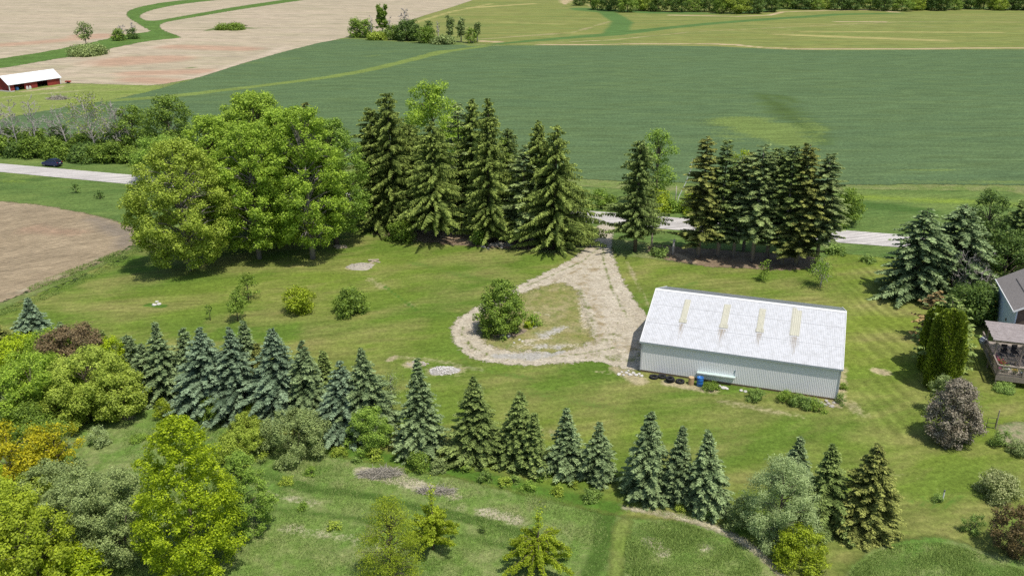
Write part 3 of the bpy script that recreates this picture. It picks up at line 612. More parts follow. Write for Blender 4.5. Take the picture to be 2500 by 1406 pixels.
# ---- road-side evergreens
G2 = 'dark evergreens along the road left of the drive'
NK = dict(tp=.10, dz=.36, nb=9, step=.19, tl=.34, tw=.062, k=8, hang=.8, up=.30, droop=.32, p=.40, jit=.38, ragged=.5, gap=.06)
S('dark spruce next to the right-most maple of the tall clump', 922, 556, 260, 118, 'norway', G2, **{**NK, 'z0': 1.0})
S('tallest dark spruce with a thin pointed top, second in the roadside row', 962, 560, 223, 125, 'norway', G2, **{**NK, 'z0': 1.2})
S('broad olive-brown spruce with a bare lower trunk beside the round shrub', 1064, 582, 293, 150, 'norway', G2, **{**NK, 'z0': 2.2, 'p': .6})
S('tall grey-green pine on a long bare trunk in front of the road gap', 1124, 559, 248, 115, 'pine', G2, name='pine_tree', cat='pine', bark=BARK, z0=5.5, dz=.8, nb=5, step=.3, tl=.45, tw=.09, k=6, up=.35, droop=.2, p=.55, gap=.2, ragged=.35)
S('spruce with two leading shoots right of the long bare pine trunk', 1157, 563, 236, 125, 'norway', G2, **{**NK, 'z0': 3.5, 'p': .6, 'gap': .1})
S('spruce with a whitish bare stretch near its top', 1195, 590, 236, 128, 'norway', G2, **{**NK, 'z0': 1.5, 'p': .65})
S('shorter grey-green pine with layered boughs in the row', 1278, 594, 355, 112, 'pine', G2, name='pine_tree', cat='pine', z0=2.8, dz=.6, nb=6, step=.26, tl=.4, tw=.09, k=6, up=.3, droop=.2, p=.5, gap=.1)
S('dark spruce behind the layered pine, left of the row\'s end tree', 1312, 590, 293, 140, 'norway', G2, **{**NK, 'z0': 1.5, 'p': .65})
S('wide drooping spruce ending the row beside the drive entrance', 1354, 604, 300, 185, 'norway', G2, **{**NK, 'z0': 1.0, 'p': .62, 'dz': .45, 'up': .25})
S('slim spruce at the back of the row between the two-topped and layered trees', 1240, 560, 310, 90, 'spruce', G2, **{**NK, 'z0': 1.5})
S('dark spruce standing back beside the road behind the broad olive one', 1010, 545, 300, 110, 'norway', G2, **{**NK, 'z0': 1.5})
bush('round dark green shrub at the lawn edge under the spruces', 979, 588, 541, 62, 'green', nl=14)
bush('light green sapling shrub among the spruce trunks', 1170, 598, 560, 34, 'fresh')
G3 = 'evergreens flanking the drive entrance and far side'
S('lone open-crowned spruce standing right of the drive entrance', 1550, 614, 342, 100, 'spruce', None, **{**NK, 'z0': 2.5, 'p': .38, 'gap': .12, 'droop': .25})
D('light green poplar rising behind the lone spruce, across the road', 1600, 500, 317, 92, 'fresh', 'oval', .12, nl=34, lr=.15, spread=(.3, .9))
# right group
for lab, bx, by, ty, w, mt in [('light green broadleaf crown mixed in behind the dark spruces, left one', 1140, 545, 395, 60, 'fresh'), ('light green broadleaf crown between the two-topped spruce and the layered pine', 1232, 560, 330, 70, 'green'), ('low green sapling growth between trunks at the end of the spruce row', 1255, 585, 480, 60, 'green')]:
    D(lab, bx, by, ty, w, mt, 'oval', .25, nl=30, lr=.14)
G4 = 'cluster of olive evergreens right of the drive'
NR = dict(tp=.05, dz=.36, nb=8, step=.18, tl=.30, tw=.066, k=8, up=.30, droop=.24, jit=.35, gap=.06)
for lab, bx, by, ty, w, mt, o in [
    ('leftmost tree of the cluster, tall with a bushy top over the road', 1704, 628, 329, 96, 'bronze', dict(p=.42, z0=1.6)),
    ('narrow-topped evergreen, second from the left in the cluster', 1752, 628, 341, 84, 'spruce', dict(p=.42, z0=1.8)),
    ('light olive evergreen in the left half of the cluster with pale boughs', 1790, 630, 380, 90, 'pine', dict(p=.36, z0=1.8)),
    ('blunt-topped greyish pine in the middle of the cluster', 1836, 640, 358, 96, 'pine', dict(p=.34, z0=2.0)),
    ('evergreen in the middle with a slim trunk behind the small lawn sapling', 1872, 632, 360, 90, 'spruce', dict(p=.38, z0=2.2)),
    ('twin-pointed evergreen right of the middle of the cluster', 1908, 646, 352, 92, 'spruce', dict(p=.38, z0=1.8)),
    ('tall pointed bronze-green evergreen near the right end of the cluster', 1942, 648, 348, 108, 'bronze', dict(p=.42, z0=1.8)),
    ('sparse open evergreen at the cluster\'s right end showing pale stems', 1992, 650, 374, 100, 'pine', dict(p=.35, z0=3.0, gap=.25, ragged=.4)),
    ('evergreen at the back of the cluster nearest the road', 1815, 612, 372, 90, 'bronze', dict(p=.45, z0=4)),
    ('second evergreen at the back, half hidden by the twin-pointed one', 1930, 622, 380, 90, 'spruce', dict(p=.45, z0=4))]:
    S(lab, bx, by, ty, w, mt, G4, name='evergreen_tree', cat='evergreen', bark=BARKG, **{**NR, **o, 'z0': o['z0']*random.uniform(1.0, 1.6), 'gap': .14, 'ragged': .4})
bush('light green roadside shrub behind the right end of the cluster', 2063, 548, 462, 70, 'green', nl=16)
D('lime green young tree showing between the cluster tops', 1800, 540, 368, 60, 'lime', 'oval', .3, nl=14)
# bushes on the far road edge
G5 = 'bushes along the far edge of the road by the drive'
for i, (bx, by, ty, w, mt, lab) in enumerate([(1462, 508, 462, 46, 'fresh', 'light green bush across the road from the drive'), (1490, 510, 478, 34, 'green', 'small bush beside the light green one across from the drive'), (1562, 505, 440, 60, 'green', 'bush at the foot of the lone spruce, far side of the road'), (1605, 515, 466, 56, 'yellow', 'yellow-green bush right of the lone spruce by the road'), (1640, 515, 488, 40, 'fresh', 'low bush between the yellow-green bush and the pole stub'), (1688, 520, 472, 48, 'yellow', 'yellow-green bush left of the evergreen cluster, by the road')]):
    bush(lab, bx, by, ty, w, mt, G5)
# ---- hedgerow across the road, left
G6 = 'shrubs of the hedgerow across the road'
hl = ['at the far left end', 'under the first dead tree', 'left of the car', 'directly behind the car', 'right of the car', 'below the leaning dead trunk', 'at the foot of the big pale dead tree', 'between the two big dead trees', 'at the foot of the twin-stemmed dead tree', 'right of the dead trees', 'below the rounded green tree', 'nearest the tall maple clump']
for i, tx in enumerate(hl):
    x = 10+i*39+random.uniform(-6, 6); y = 379+.06*x+random.uniform(-3, 0)
    bush('leafy hedgerow shrub '+tx, x, y, y-random.uniform(34, 52), random.uniform(50, 72), ['green', 'dark', 'green', 'green'][i % 4] if i != 9 else 'green', G6, nl=16)
hb = ['behind the dead tree nearest the left edge', 'second in the hedgerow\'s rear rank', 'behind the leaning trunk', 'behind the pale dead tree', 'behind the twin-stemmed dead tree', 'left of the rounded green tree', 'right of the rounded green tree']
for i, tx in enumerate(hb):
    x = 20+i*68+random.uniform(-8, 8); y = 358+.07*x
    bush('dark tall shrub '+tx, x, y, y-random.uniform(48, 72), random.uniform(52, 70), ['dark', 'green', 'dark', 'green', 'dark', 'green', 'green'][i], 'taller shrubs at the back of the hedgerow', prof='oval', nl=18)
D('rounded green tree standing above the hedgerow near the maple clump', 425, 400, 236, 108, 'green', 'oval', .18, nl=34, lr=.17)
D('green tree in the hedgerow left of the rounded one', 335, 385, 258, 82, 'green', 'oval', .2, nl=26, lr=.17)
D('low broad tree between hedgerow and maple clump', 400, 440, 335, 110, 'fresh', 'round', .15, nl=26, lr=.18)
def deadtree(label, bx, by, ty, wpx, lean=0, leafy=None, group=None, cat='dead tree', name='dead_tree', **kw):
    h = height(bx, by, ty); w = wpx*mpp(by)
    kw['n0'] = int(kw.get('n0', 7)*1.9)
    tb, bb, tips = bare(h, w, lean=lean, minr=mpp(by)*.42, r0=max(.014*h, mpp(by)*1.5), **kw)
    t = thing(name, label, cat, place(bx, by), random.uniform(0, 6.28) if not lean else 0, group)
    tb.add(np.concatenate(bb.V), bb.poly); tb.build('trunk', DEAD, t, smooth=True)
    if leafy:
        V, Q, L = leafcloud(tips, leafy[1], .35, leafy[2]); link('foliage', npmesh('foliage', V, [Q], LM[leafy[0]], L), t)
    return t
G7 = 'dead grey trees in the hedgerow'
deadtree('slender dead tree nearest the left edge of the hedgerow', 46, 375, 236, 80, group=G7, n0=9)
deadtree('dead tree with forked grey top, second from the left', 92, 370, 228, 78, group=G7, n0=9)
deadtree('dead pale trunk leaning left over the road hedgerow', 172, 376, 262, 70, lean=-.32, group=G7, n0=8)
deadtree('large pale dead tree with some green in its top', 240, 386, 235, 120, lean=-.2, leafy=('olive', 3, .16), group=G7, n0=16)
deadtree('twin-stemmed dead tree right of the large pale one', 306, 388, 250, 100, lean=-.15, group=G7, n0=13)
deadtree('small dead tree with whitish twigs beside the rounded green tree', 432, 392, 300, 60, group=G7, n0=10)
deadtree('thin dead tree at the very left of the hedgerow', 12, 365, 262, 60, group=G7, n0=8)
deadtree('thin bare tree between the leaning trunk and the large pale tree', 135, 372, 285, 50, group=G7, n0=8)
# ---- far clump in the fields
G8 = 'bushes of the far clump between the fields'
for lab, bx, by, ty, w, mt in [('leftmost rounded bush of the far clump', 869, 92, 46, 34, 'green'), ('rounded bush beside the leftmost one in the far clump', 893, 92, 49, 38, 'green'), ('low bush right of the rounded pair in the far clump', 925, 98, 80, 50, 'olive'), ('bush under the tall leafy tree of the far clump', 962, 98, 62, 34, 'green'), ('tall dark bush in the middle of the far clump', 995, 100, 50, 52, 'dark'), ('dark bush right of the tall dark one', 1010, 100, 48, 28, 'dark'), ('bush in the right half of the far clump', 1040, 106, 66, 44, 'green'), ('pointed dark bush right of it', 1047, 100, 52, 24, 'dark'), ('low greyish bush at the right of the far clump', 1085, 108, 88, 50, 'grey'), ('small rounded bush at the right end of the far clump', 1150, 106, 68, 24, 'green')]:
    bush(lab, bx, by, ty, w, mt, G8, prof='oval', nl=12)
deadtree('tall slim tree with a leafy top in the far clump', 935, 95, 10, 34, leafy=('green', 9, .5), group='trees of the far clump', cat='tree', name='sparse_tree', n0=8)
deadtree('bare tree with upright twigs in the far clump', 990, 92, 18, 36, group='trees of the far clump', n0=9)
for lab, x, ty in [('left of the tall leafy tree', 908, 30), ('right of the tall leafy tree', 953, 36), ('between the bare tree and the right half', 1070, 48)]:
    deadtree('thin bare stem '+lab+' in the far clump', x, 98, ty, 18, group='bare stems in the far clump', n0=5, cat='dead tree')
for lab, x, ty, w in [('left one of the sparse leafy pair at the clump\'s right', 1100, 38, 24), ('right one of the sparse leafy pair at the clump\'s right', 1126, 42, 22), ('last sparse tree at the right end of the far clump', 1165, 55, 18)]:
    deadtree(lab, x, 104, ty, w, leafy=('grey', 6, .4), group='sparse trees of the far clump', cat='tree', name='sparse_tree', n0=7)
# field trees
D('lone oval tree on the grass strip between the bare fields', 211, 112, 55, 34, 'grey', 'oval', .28, nl=16, lr=.2)
bush('low round bush left of the two bare snags on the grass strip', 290, 100, 72, 26, 'green')
bush('low bush right of the two bare snags on the grass strip', 325, 96, 70, 22, 'dark')
deadtree('bare snag over the left of the two small bushes', 300, 96, 60, 26, n0=6, group='snags on the grass strip')
deadtree('bare snag over the right of the two small bushes', 326, 92, 52, 18, n0=5, group='snags on the grass strip')
bush('wide low thicket on the grass strip behind the red barn', 215, 135, 112, 76, 'grey', nl=14)
bush('flat green thicket alone in the bare field', 565, 73, 60, 60, 'green', nl=12)
# woodland edge across the hay field
protos = []
for k, mt in enumerate(['dark', 'green', 'dark', 'green', 'olive', 'dark']):
    geo = decid(11, 10, .4, 'oval' if k % 2 else 'round', nl=22, lr=.2, ls=.34, dens=5.0, limbs=False)
    protos.append((geo, mt))
wl = tag(bpy.data.objects.new('unused', None))
i = 0
proto_objs = []
for j, row in enumerate([(0, 0), (1, -16), (2, -32)]):
    x = 1415.0+j*8
    while x < 2620:
        ylim = np.interp(x, [1400, 1450, 1500, 1560, 1700, 1800, 1880, 1915, 1960, 2060, 2200, 2350, 2620], [14, 24, 31, 29, 29, 35, 32, 22, 24, 27, 27, 26, 27])
        y = ylim+row[1]*1.0+random.uniform(-3, 1)
        k = i % len(protos)
        if i < len(protos):
            (geo, mt) = protos[k]
            t = put('woodland_tree', 'tree', 'dense green tree of the woodland edge beyond the hay field', x, y, geo, mt, 'trees of the far woodland edge'); proto_objs.append(t)
        else:
            t = copy_tree(proto_objs[k]); t.location = place(x, y)
        s_ = random.uniform(.75, 1.25); t.scale = (s_*random.uniform(.9, 1.25), s_*random.uniform(.9, 1.2), s_*random.uniform(.8, 1.2)*(1.15 if j else .85)); t.rotation_euler.z = random.uniform(0, 6.28)
        x += random.uniform(26, 44); i += 1
bpy.data.objects.remove(wl)
# ---- cluster at the right edge
G9 = 'evergreens beside the house'
BK = dict(dz=.40, nb=8, step=.20, tl=.34, tw=.085, k=5, up=.15, droop=.24, jit=.3)
S('grey-blue spruce at the left of the trees beside the house', 2228, 722, 506, 150, 'bluegrn', G9, **{**BK, 'p': .42, 'z0': .8})
S('blunt blue-green spruce with dead lower boughs, second beside the house', 2318, 712, 496, 165, 'bluegrn', G9, **{**BK, 'p': .36, 'z0': 2.4})
D('dark broadleaf tree behind the two blue-green spruces', 2390, 660, 468, 120, 'dark', 'oval', .1, nl=34, lr=.17)
S('sparse olive spruce at the right edge behind the house', 2462, 690, 490, 140, 'spruce', G9, **{**NR, 'p': .5, 'z0': 1.5, 'gap': .15})
D('dark broadleaf tree between the spruces and the grey house roof', 2440, 720, 570, 130, 'dark', 'round', .05, nl=28, lr=.18)
bush('large mixed shrub against the house wall', 2385, 785, 700, 105, 'dark', nl=26, prof='round')
bush('green shrub in front of the house wall shrub', 2365, 775, 715, 60, 'green', nl=12)
deadtree('tangle of dead grey boughs between spruce and house', 2350, 735, 615, 130, n0=16, cat='dead tree', zb=.1)
S('spreading juniper with rusty tips behind the tall cedar', 2292, 905, 722, 165, 'spruce', None, name='juniper_tree', cat='juniper', **{**BK, 'p': .35, 'z0': .6, 'gap': .12, 'ragged': .4, 'up': .35})
S('rusty brown conifer top between juniper and spruces', 2270, 830, 715, 90, 'rusty', None, name='juniper_tree', cat='juniper', **{**BK, 'p': .4, 'z0': .6, 'gap': .15, 'ragged': .4, 'up': .35})
def cedar(label, bx, by, ty, wpx):
    h = height(bx, by, ty); w = wpx*mpp(by); n = 15000
    t = rng.uniform(0, 1, n)**.9; a_ = rng.uniform(0, 6.283, n)
    R = w/2*np.where(t < .82, .80+.2*np.sin(np.pi*np.clip(t/.82, 0, 1)), 1.0*np.sqrt(np.clip(1-((t-.82)/.19)**2, 0, 1))*.80)
    R = R*(1+.10*np.sin(5*a_+7*t)+.08*np.sin(9*a_-13*t)+rng.uniform(-.12, .05, n))
    P = np.stack([R*np.cos(a_), R*np.sin(a_), .05+t*h*.95], 1)
    Dd = nrm(np.stack([np.cos(a_)*.55, np.sin(a_)*.55, np.full(n, .9)], 1)+rng.normal(0, .35, (n, 3)))
    g = tufts(P, Dd, rng.uniform(.16, .34, n), rng.uniform(.05, .09, n), .55+rng.uniform(0, .55, n)+.12*np.sin(5*a_+7*t))
    b = MB().tube([(0, 0, -.1), (0, 0, h*.9)], [.16, .05], 7)
    return put('cedar_tree', 'cedar', label, bx, by, (g, b), 'cedar', 'tall cedars by the house')
cedar('tall dense column cedar in front, right one of the pair', 2292, 948, 752, 76)
cedar('tall dense column cedar behind, left one of the pair', 2270, 905, 745, 60)
bush('pale purple-grey leafless-looking shrub below the cedars', 2318, 1078, 930, 116, 'purple', nl=110, prof='egg', lr=.12, name='tall_shrub')
bush('silvery shrub top beside the cedar foot', 2292, 1010, 918, 64, 'grey', nl=10)
# ---- lawn trees
D('rounded dense tree standing in the gravel loop of the drive', 1223, 812, 686, 110, 'green', 'egg', .03, name='round_tree', nl=130, lr=.10, limbs=False)
bush('weed bush on the drive island beside the rounded tree', 1304, 797, 768, 30, 'fresh', nl=7)
bush('smaller weed bush on the drive island near the first', 1290, 800, 784, 22, 'lime', nl=6)
bush('yellow-green ball shrub on the lawn, left of the pair', 735, 762, 704, 66, 'yellow', nl=14, prof='round')
bush('green spiky shrub on the lawn, right of the pair', 857, 767, 703, 74, 'green', nl=14, prof='egg')
D('young tree on the lawn nearer the maples', 607, 733, 668, 48, 'green', 'egg', .12, name='young_tree', nl=14)
D('young tree on the lawn standing on a clear thin stem', 581, 785, 712, 46, 'green', 'egg', .3, name='young_tree', nl=12)
D('thin dark sapling stick on the lawn left of the young trees', 514, 783, 745, 8, 'dark', 'column', .5, name='sapling', nl=4)
D('small leafy sapling in front of the evergreen cluster', 1864, 686, 636, 26, 'green', 'column', .12, name='sapling', nl=10)
deadtree('sparse open young tree right of the evergreen cluster', 2003, 702, 640, 64, leafy=('fresh', 7, .09), cat='tree', name='young_tree', n0=9, zb=.12)
D('small dark sapling in the rough grass below the road', 186, 472, 450, 16, 'dark', 'egg', .1, name='sapling', nl=6)
D('smaller sapling right of the other in the rough grass by the road', 245, 486, 468, 12, 'dark', 'egg', .1, name='sapling', nl=5)
bush('low weed patch on the lawn edge by the road, right side', 2040, 618, 600, 46, 'weed', nl=8); bush('weed tuft on the lawn between cluster and house trees', 2117, 640, 626, 34, 'weed', nl=6)
bush('leafy weeds at the foot of the pale stump', 1610, 622, 604, 40, 'weed', nl=8)
# ---- spruce row in front
G10 = 'row of blue and green spruces across the front'
for lab, bx, by, ty, w, mt in [
    ('dark brownish spruce cut by the left edge of the picture', -8, 870, 765, 90, 'bronze'),
    ('blue spruce standing apart at the far left, before the lawn', 86, 822, 728, 84, 'blue'),
    ('small spruce tip over the dark brown shrub, left', 166, 880, 788, 44, 'bluegrn'),
    ('small spruce tip over the dark brown shrub, middle', 226, 880, 788, 50, 'spruce'),
    ('small spruce tip over the dark brown shrub, right', 264, 885, 808, 46, 'spruce'),
    ('green spruce behind the lime bush at the left of the row', 328, 925, 815, 80, 'bluegrn'),
    ('spruce filling the gap right of the lime bush', 366, 965, 835, 84, 'bluegrn'),
    ('tall blue-green spruce left in the dense part of the row', 405, 968, 783, 104, 'bluegrn'),
    ('spruce behind the dense blue ones, left', 472, 955, 800, 84, 'bluegrn'),
    ('bluest wide spruce at the left of the dense part', 515, 995, 798, 132, 'blue'),
    ('blue spruce directly right of the widest blue one', 582, 1005, 798, 130, 'blue'),
    ('spruce rising behind the two blue ones', 612, 950, 783, 90, 'bluegrn'),
    ('brownish slim spruce between the blue ones', 641, 960, 838, 60, 'bronze'),
    ('big blue spruce in the middle of the dense part', 688, 1008, 800, 138, 'blue'),
    ('blue-green spruce right of the middle blue one', 752, 1018, 830, 118, 'bluegrn'),
    ('thin small spruce behind, with a dark tip', 798, 960, 858, 44, 'spruce'),
    ('blue spruce near the right end of the dense part', 842, 1055, 880, 128, 'blue'),
    ('tall pointed spruce at the right end of the dense part', 903, 1050, 848, 120, 'bluegrn'),
    ('spruce in full view, first standing free right of the dense part', 1030, 1098, 880, 128, 'bluegrn'),
    ('spruce in full view, second of the free-standing ones', 1162, 1116, 924, 130, 'spruce'),
    ('left spruce of the close pair below the gravel pile', 1264, 1130, 958, 112, 'spruce'),
    ('right, shorter spruce of the close pair', 1303, 1150, 1010, 84, 'spruce'),
    ('small dense spruce right of the close pair', 1383, 1152, 1003, 98, 'bluegrn'),
    ('short bushy spruce left of the tall one below the shed', 1458, 1168, 1038, 110, 'bluegrn'),
    ('tall pale spruce below the shed\'s left corner', 1573, 1205, 1008, 128, 'bluegrn'),
    ('spruce wedged between two larger ones below the shed', 1648, 1220, 1040, 92, 'bluegrn'),
    ('wide spruce right of the wedged one, with a side bough sticking out', 1720, 1238, 1052, 136, 'bluegrn'),
    ('spruce top behind the silvery willow', 1935, 1190, 1062, 84, 'bluegrn'),
    ('dark clumpy spruce right of the willow', 2012, 1278, 1084, 136, 'spruce'),
    ('brown-tinged ragged spruce at the right end of the row', 2112, 1302, 1084, 138, 'bronze')]:
    hh = height(bx, by, ty)
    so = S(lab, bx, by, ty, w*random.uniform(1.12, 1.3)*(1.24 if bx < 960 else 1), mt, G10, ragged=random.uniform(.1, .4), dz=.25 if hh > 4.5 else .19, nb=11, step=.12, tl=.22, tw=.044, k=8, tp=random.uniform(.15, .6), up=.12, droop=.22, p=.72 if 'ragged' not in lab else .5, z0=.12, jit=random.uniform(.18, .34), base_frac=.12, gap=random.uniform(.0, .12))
    so.rotation_euler.x = random.uniform(-.035, .035); so.rotation_euler.y = random.uniform(-.035, .035)
deadtree('thin half-dead sapling right of the dense spruces', 957, 1015, 905, 34, leafy=('grey', 4, .08), cat='tree', name='sparse_tree', n0=9, zb=.15)
bush('tiny spruce seedling by the gravel pile', 1170, 960, 938, 18, 'bluegrn', nl=5, prof='cone', name='seedling', cat='seedling')
# ---- left thicket
G11 = 'broadleaf trees and shrubs of the left thicket'
for lab, bx, by, ty, w, mt, pr in [
    ('bright green bush left in the thicket, before the blue spruce', 60, 935, 825, 130, 'lime', 'round'),
    ('yellow-green bush left of the dark brown shrub', 135, 930, 812, 110, 'maple', 'round'),
    ('dark brown-leaved shrub in the thicket', 190, 945, 803, 138, 'brown', 'round'),
    ('lime green bush right of the dark brown shrub', 287, 935, 825, 84, 'lime', 'oval'),
    ('olive tree below the dark brown shrub', 225, 1020, 865, 170, 'olive', 'round'),
    ('large green tree filling the left of the thicket', 95, 1030, 880, 190, 'maple', 'round'),
    ('grey-green bush cut by the left edge of the picture', 5, 1050, 935, 110, 'grey', 'round'),
    ('rounded bush at the right end of the thicket', 292, 1018, 915, 128, 'olive', 'round'),
    ('dark bush under the large green tree', 60, 1075, 985, 130, 'green', 'round'),
    ('low olive bush in front of the thicket\'s trunks', 165, 1045, 960, 120, 'olive', 'round')]:
    D(lab, bx, by, ty, w, mt, pr, .10, group=G11, nl=70, lr=.12, name='broadleaf_tree' if 'tree' in lab else 'shrub', cat='tree' if 'tree' in lab else 'shrub', stem_n=2, ls=.085)
D('golden yellow tree at the left edge, upper part', 42, 1195, 1060, 175, 'gold', 'round', .12, nl=34, lr=.15, name='golden_tree', ls=.10, spread=(.5, 1))
D('yellow-orange spreading branches right of the golden tree', 150, 1165, 1040, 120, 'gold', 'oval', .2, nl=40, lr=.10, name='golden_tree', ls=.08, dens=50)
bush('green bush mixed into the golden tree', 110, 1120, 1030, 100, 'green', nl=14, prof='round')
for lab, bx, by, ty, w, mt in [('grey-green shrub right of the golden tree', 150, 1270, 1135, 150, 'grey'), ('dark olive shrub in the middle of the lower thicket', 225, 1345, 1170, 170, 'grey'), ('tall grey-green shrub behind the bright maple, left side', 300, 1370, 1165, 160, 'grey'), ('grey shrub at the foot of the golden tree', 85, 1290, 1170, 130, 'olive')]:
    bush(lab, bx, by, ty, w, mt, 'grey-green shrubs of the lower left', nl=80, prof='round', lr=.11, ls=.065)
for lab, bx, by, ty, w in [('bright yellow-green tree at the lower left edge', 20, 1420, 1195, 180), ('yellow-green tree in the lower left corner, right part', 105, 1450, 1250, 160), ('low yellow-green bush at the bottom edge, left', 195, 1440, 1350, 120), ('green-yellow tree top at the left edge below the golden tree', -20, 1330, 1150, 130)]:
    D(lab, bx, by, ty, w, 'yellow' if 'tree at' in lab or 'corner' in lab else 'lime', 'round', .1, group='yellow-green trees of the lower left corner', nl=70, lr=.12, ls=.09, name='shrub' if 'bush' in lab else 'broadleaf_tree', cat='shrub' if 'bush' in lab else 'tree')
D('brilliant lime green maple standing alone in the foreground', 482, 1396, 1022, 246, 'lime', 'egg', .04, nl=330, lr=.078, ls=.080, name='maple_tree', cat='maple', dens=60, clump=5, csig=1.1, limbs=False)
D('pale green small tree tucked behind the lime maple', 602, 1295, 1108, 142, 'fresh', 'egg', .05, nl=90, lr=.10, ls=.065, name='small_tree')
for lab, bx, by, ty, w, mt in [
    ('tiny round yellow-green shrub beside the left thicket', 404, 1020, 975, 42, 'yellow'),
    ('olive shrub at the foot of the bluest spruce', 530, 1022, 968, 72, 'green'),
    ('yellow-green shrub at the foot of the middle spruces', 626, 1025, 978, 56, 'yellow'),
    ('low dull shrub below the yellow-green one', 602, 1060, 1014, 80, 'olive'),
    ('broad low olive shrub behind the lime maple', 598, 1118, 1050, 112, 'olive'),
    ('widest grey-green shrub in front of the spruces', 720, 1102, 1012, 158, 'grey'),
    ('bright green rounded shrub in front of the tall pointed spruce', 903, 1092, 1000, 106, 'fresh'),
    ('small bush among the weeds left in the mown strip', 915, 1118, 1094, 34, 'olive'),
    ('double-topped weed bush on the mown strip', 1020, 1145, 1106, 52, 'green'),
    ('sparse weed bush right of the double-topped one', 1072, 1150, 1122, 36, 'grey'),
    ('small bush in the tall grass below the close spruce pair', 1185, 1172, 1148, 34, 'weed'),
    ('weed bush at the foot of the short bushy spruce', 1322, 1162, 1136, 44, 'fresh'),
    ('weed bush in the rough grass left of the mown path', 1438, 1222, 1196, 32, 'weed'),
    ('low weed bush left of it', 1362, 1205, 1188, 28, 'olive'),
    ('small pale conifer seedling in the meadow by the thicket', 246, 1086, 1042, 40, 'sage')]:
    bush(lab, bx, by, ty, w, mt, nl=12 if w < 60 else 44, lr=.22 if w < 60 else .13, ls=.065)
D('silvery green willow at the lower right', 1895, 1325, 1118, 172, 'willow', 'egg', .03, nl=110, lr=.10, ls=.065, name='willow_tree', cat='willow', asp=.4, csig=2.2)
bush('yellow-green shrub at the foot of the willow', 1950, 1375, 1290, 118, 'yellow', nl=44, lr=.13, ls=.07)
bush('small grey shrub left of the willow', 1812, 1290, 1215, 70, 'grey', nl=12, ls=.06)
bush('tiny dark shrub right below the yellow-green shrub', 1965, 1400, 1372, 20, 'dark', nl=5, ls=.05)
bush('rounded shrub with cream variegated leaves on the right lawn', 2436, 1212, 1155, 86, 'cream', nl=16, ls=.06)
bush('tuft of blue-flowered perennials on the right lawn', 2372, 1300, 1252, 46, 'weed', nl=8, ls=.05)
bush('dark reddish brown shrub cut by the right edge', 2475, 1348, 1238, 104, 'russet', nl=44, lr=.13, ls=.07, prof='round')
D('feathery yellow-green tree at the bottom edge', 958, 1430, 1218, 150, 'yellow', 'egg', .06, nl=130, lr=.11, ls=.06, dens=90, name='feathery_tree', spread=(.4, 1.1), asp=.35, clump=7, csig=3)
for i in range(18):
    x, y = [(690, 1140), (760, 1158), (830, 1110), (870, 1128), (1140, 1150), (1230, 1185), (1255, 1178), (1290, 1195), (1400, 1190), (1460, 1215), (740, 1245), (815, 1290), (1180, 1300), (1590, 1225), (1660, 1245), (1730, 1262), (340, 1075), (700, 1180)][i]
    bush('low weed tuft scattered in the foreground meadow grass', x, y, y-random.uniform(12, 22), random.uniform(16, 38), ['weed', 'fresh', 'olive'][i % 3], 'weed tufts scattered in the foreground meadow', nl=6, ls=.055, name='weed_tuft', cat='weeds')
# small fruit trees with long radiating branches
def radiating(label, bx, by, ty, wpx, mat, n=30, droop=.3, seedv=1):
    h = height(bx, by, ty); w = wpx*mpp(by); b = MB(); g = np.random.default_rng(seedv)
    b.tube([(0, 0, -.1), (.03, 0, h*.5), (0, .03, h*.95)], [.09, .06, .02], 7); P = []; K = []
    for i in range(n):
        u = .10+.52*(i/n); a_ = i*2.4+g.uniform(-.3, .3); L = w*.54*(1-.5*(i/n)**1.5)*g.uniform(.75, 1.1)
        o = np.array([math.cos(a_), math.sin(a_), 0]); zz = h*u*.85
        pts = [np.array([0, 0, zz]), o*L*.5+[0, 0, zz+L*.28], o*L+[0, 0, max(.15, zz+L*(.42-droop))]]
        b.tube(pts, [.03, .02, .01], 4, cap=False)
        m = int(20+95*L); s = g.uniform(.12, 1.04, m)[:, None]
        c = (1-s)**2*pts[0]+2*s*(1-s)*pts[1]*1.0+s**2*pts[2]
        P.append(c+g.normal(0, .06, (m, 3))); K.append(np.repeat(.75+g.uniform(0, .3), m))
    m = 130; P.append(np.array([0, 0, h*.80])+g.normal(0, 1, (m, 3))*[.12, .12, h*.11]); K.append(np.repeat(1.0, m))
    P = np.concatenate(P); K = np.concatenate(K)
    P = np.repeat(P, 3, 0)+g.normal(0, .06, (len(P)*3, 3)); K = np.repeat(K, 3)
    N = nrm(g.normal(size=P.shape)+[0, 0, .9]); geo = leaves(P, N, .062*g.uniform(.7, 1.2, len(P)), .65, K+g.uniform(-.15, .25, len(P)))
    return put('fruit_tree', 'tree', label, bx, by, (geo, b), mat)
radiating('small yellow-green tree with upright shoots, centre of the foreground meadow', 1058, 1342, 1178, 132, 'yellow', 34, .15, 4)
radiating('low spreading yellow-green tree with drooping arms in the foreground', 1312, 1388, 1240, 178, 'yellow', 36, .40, 9)
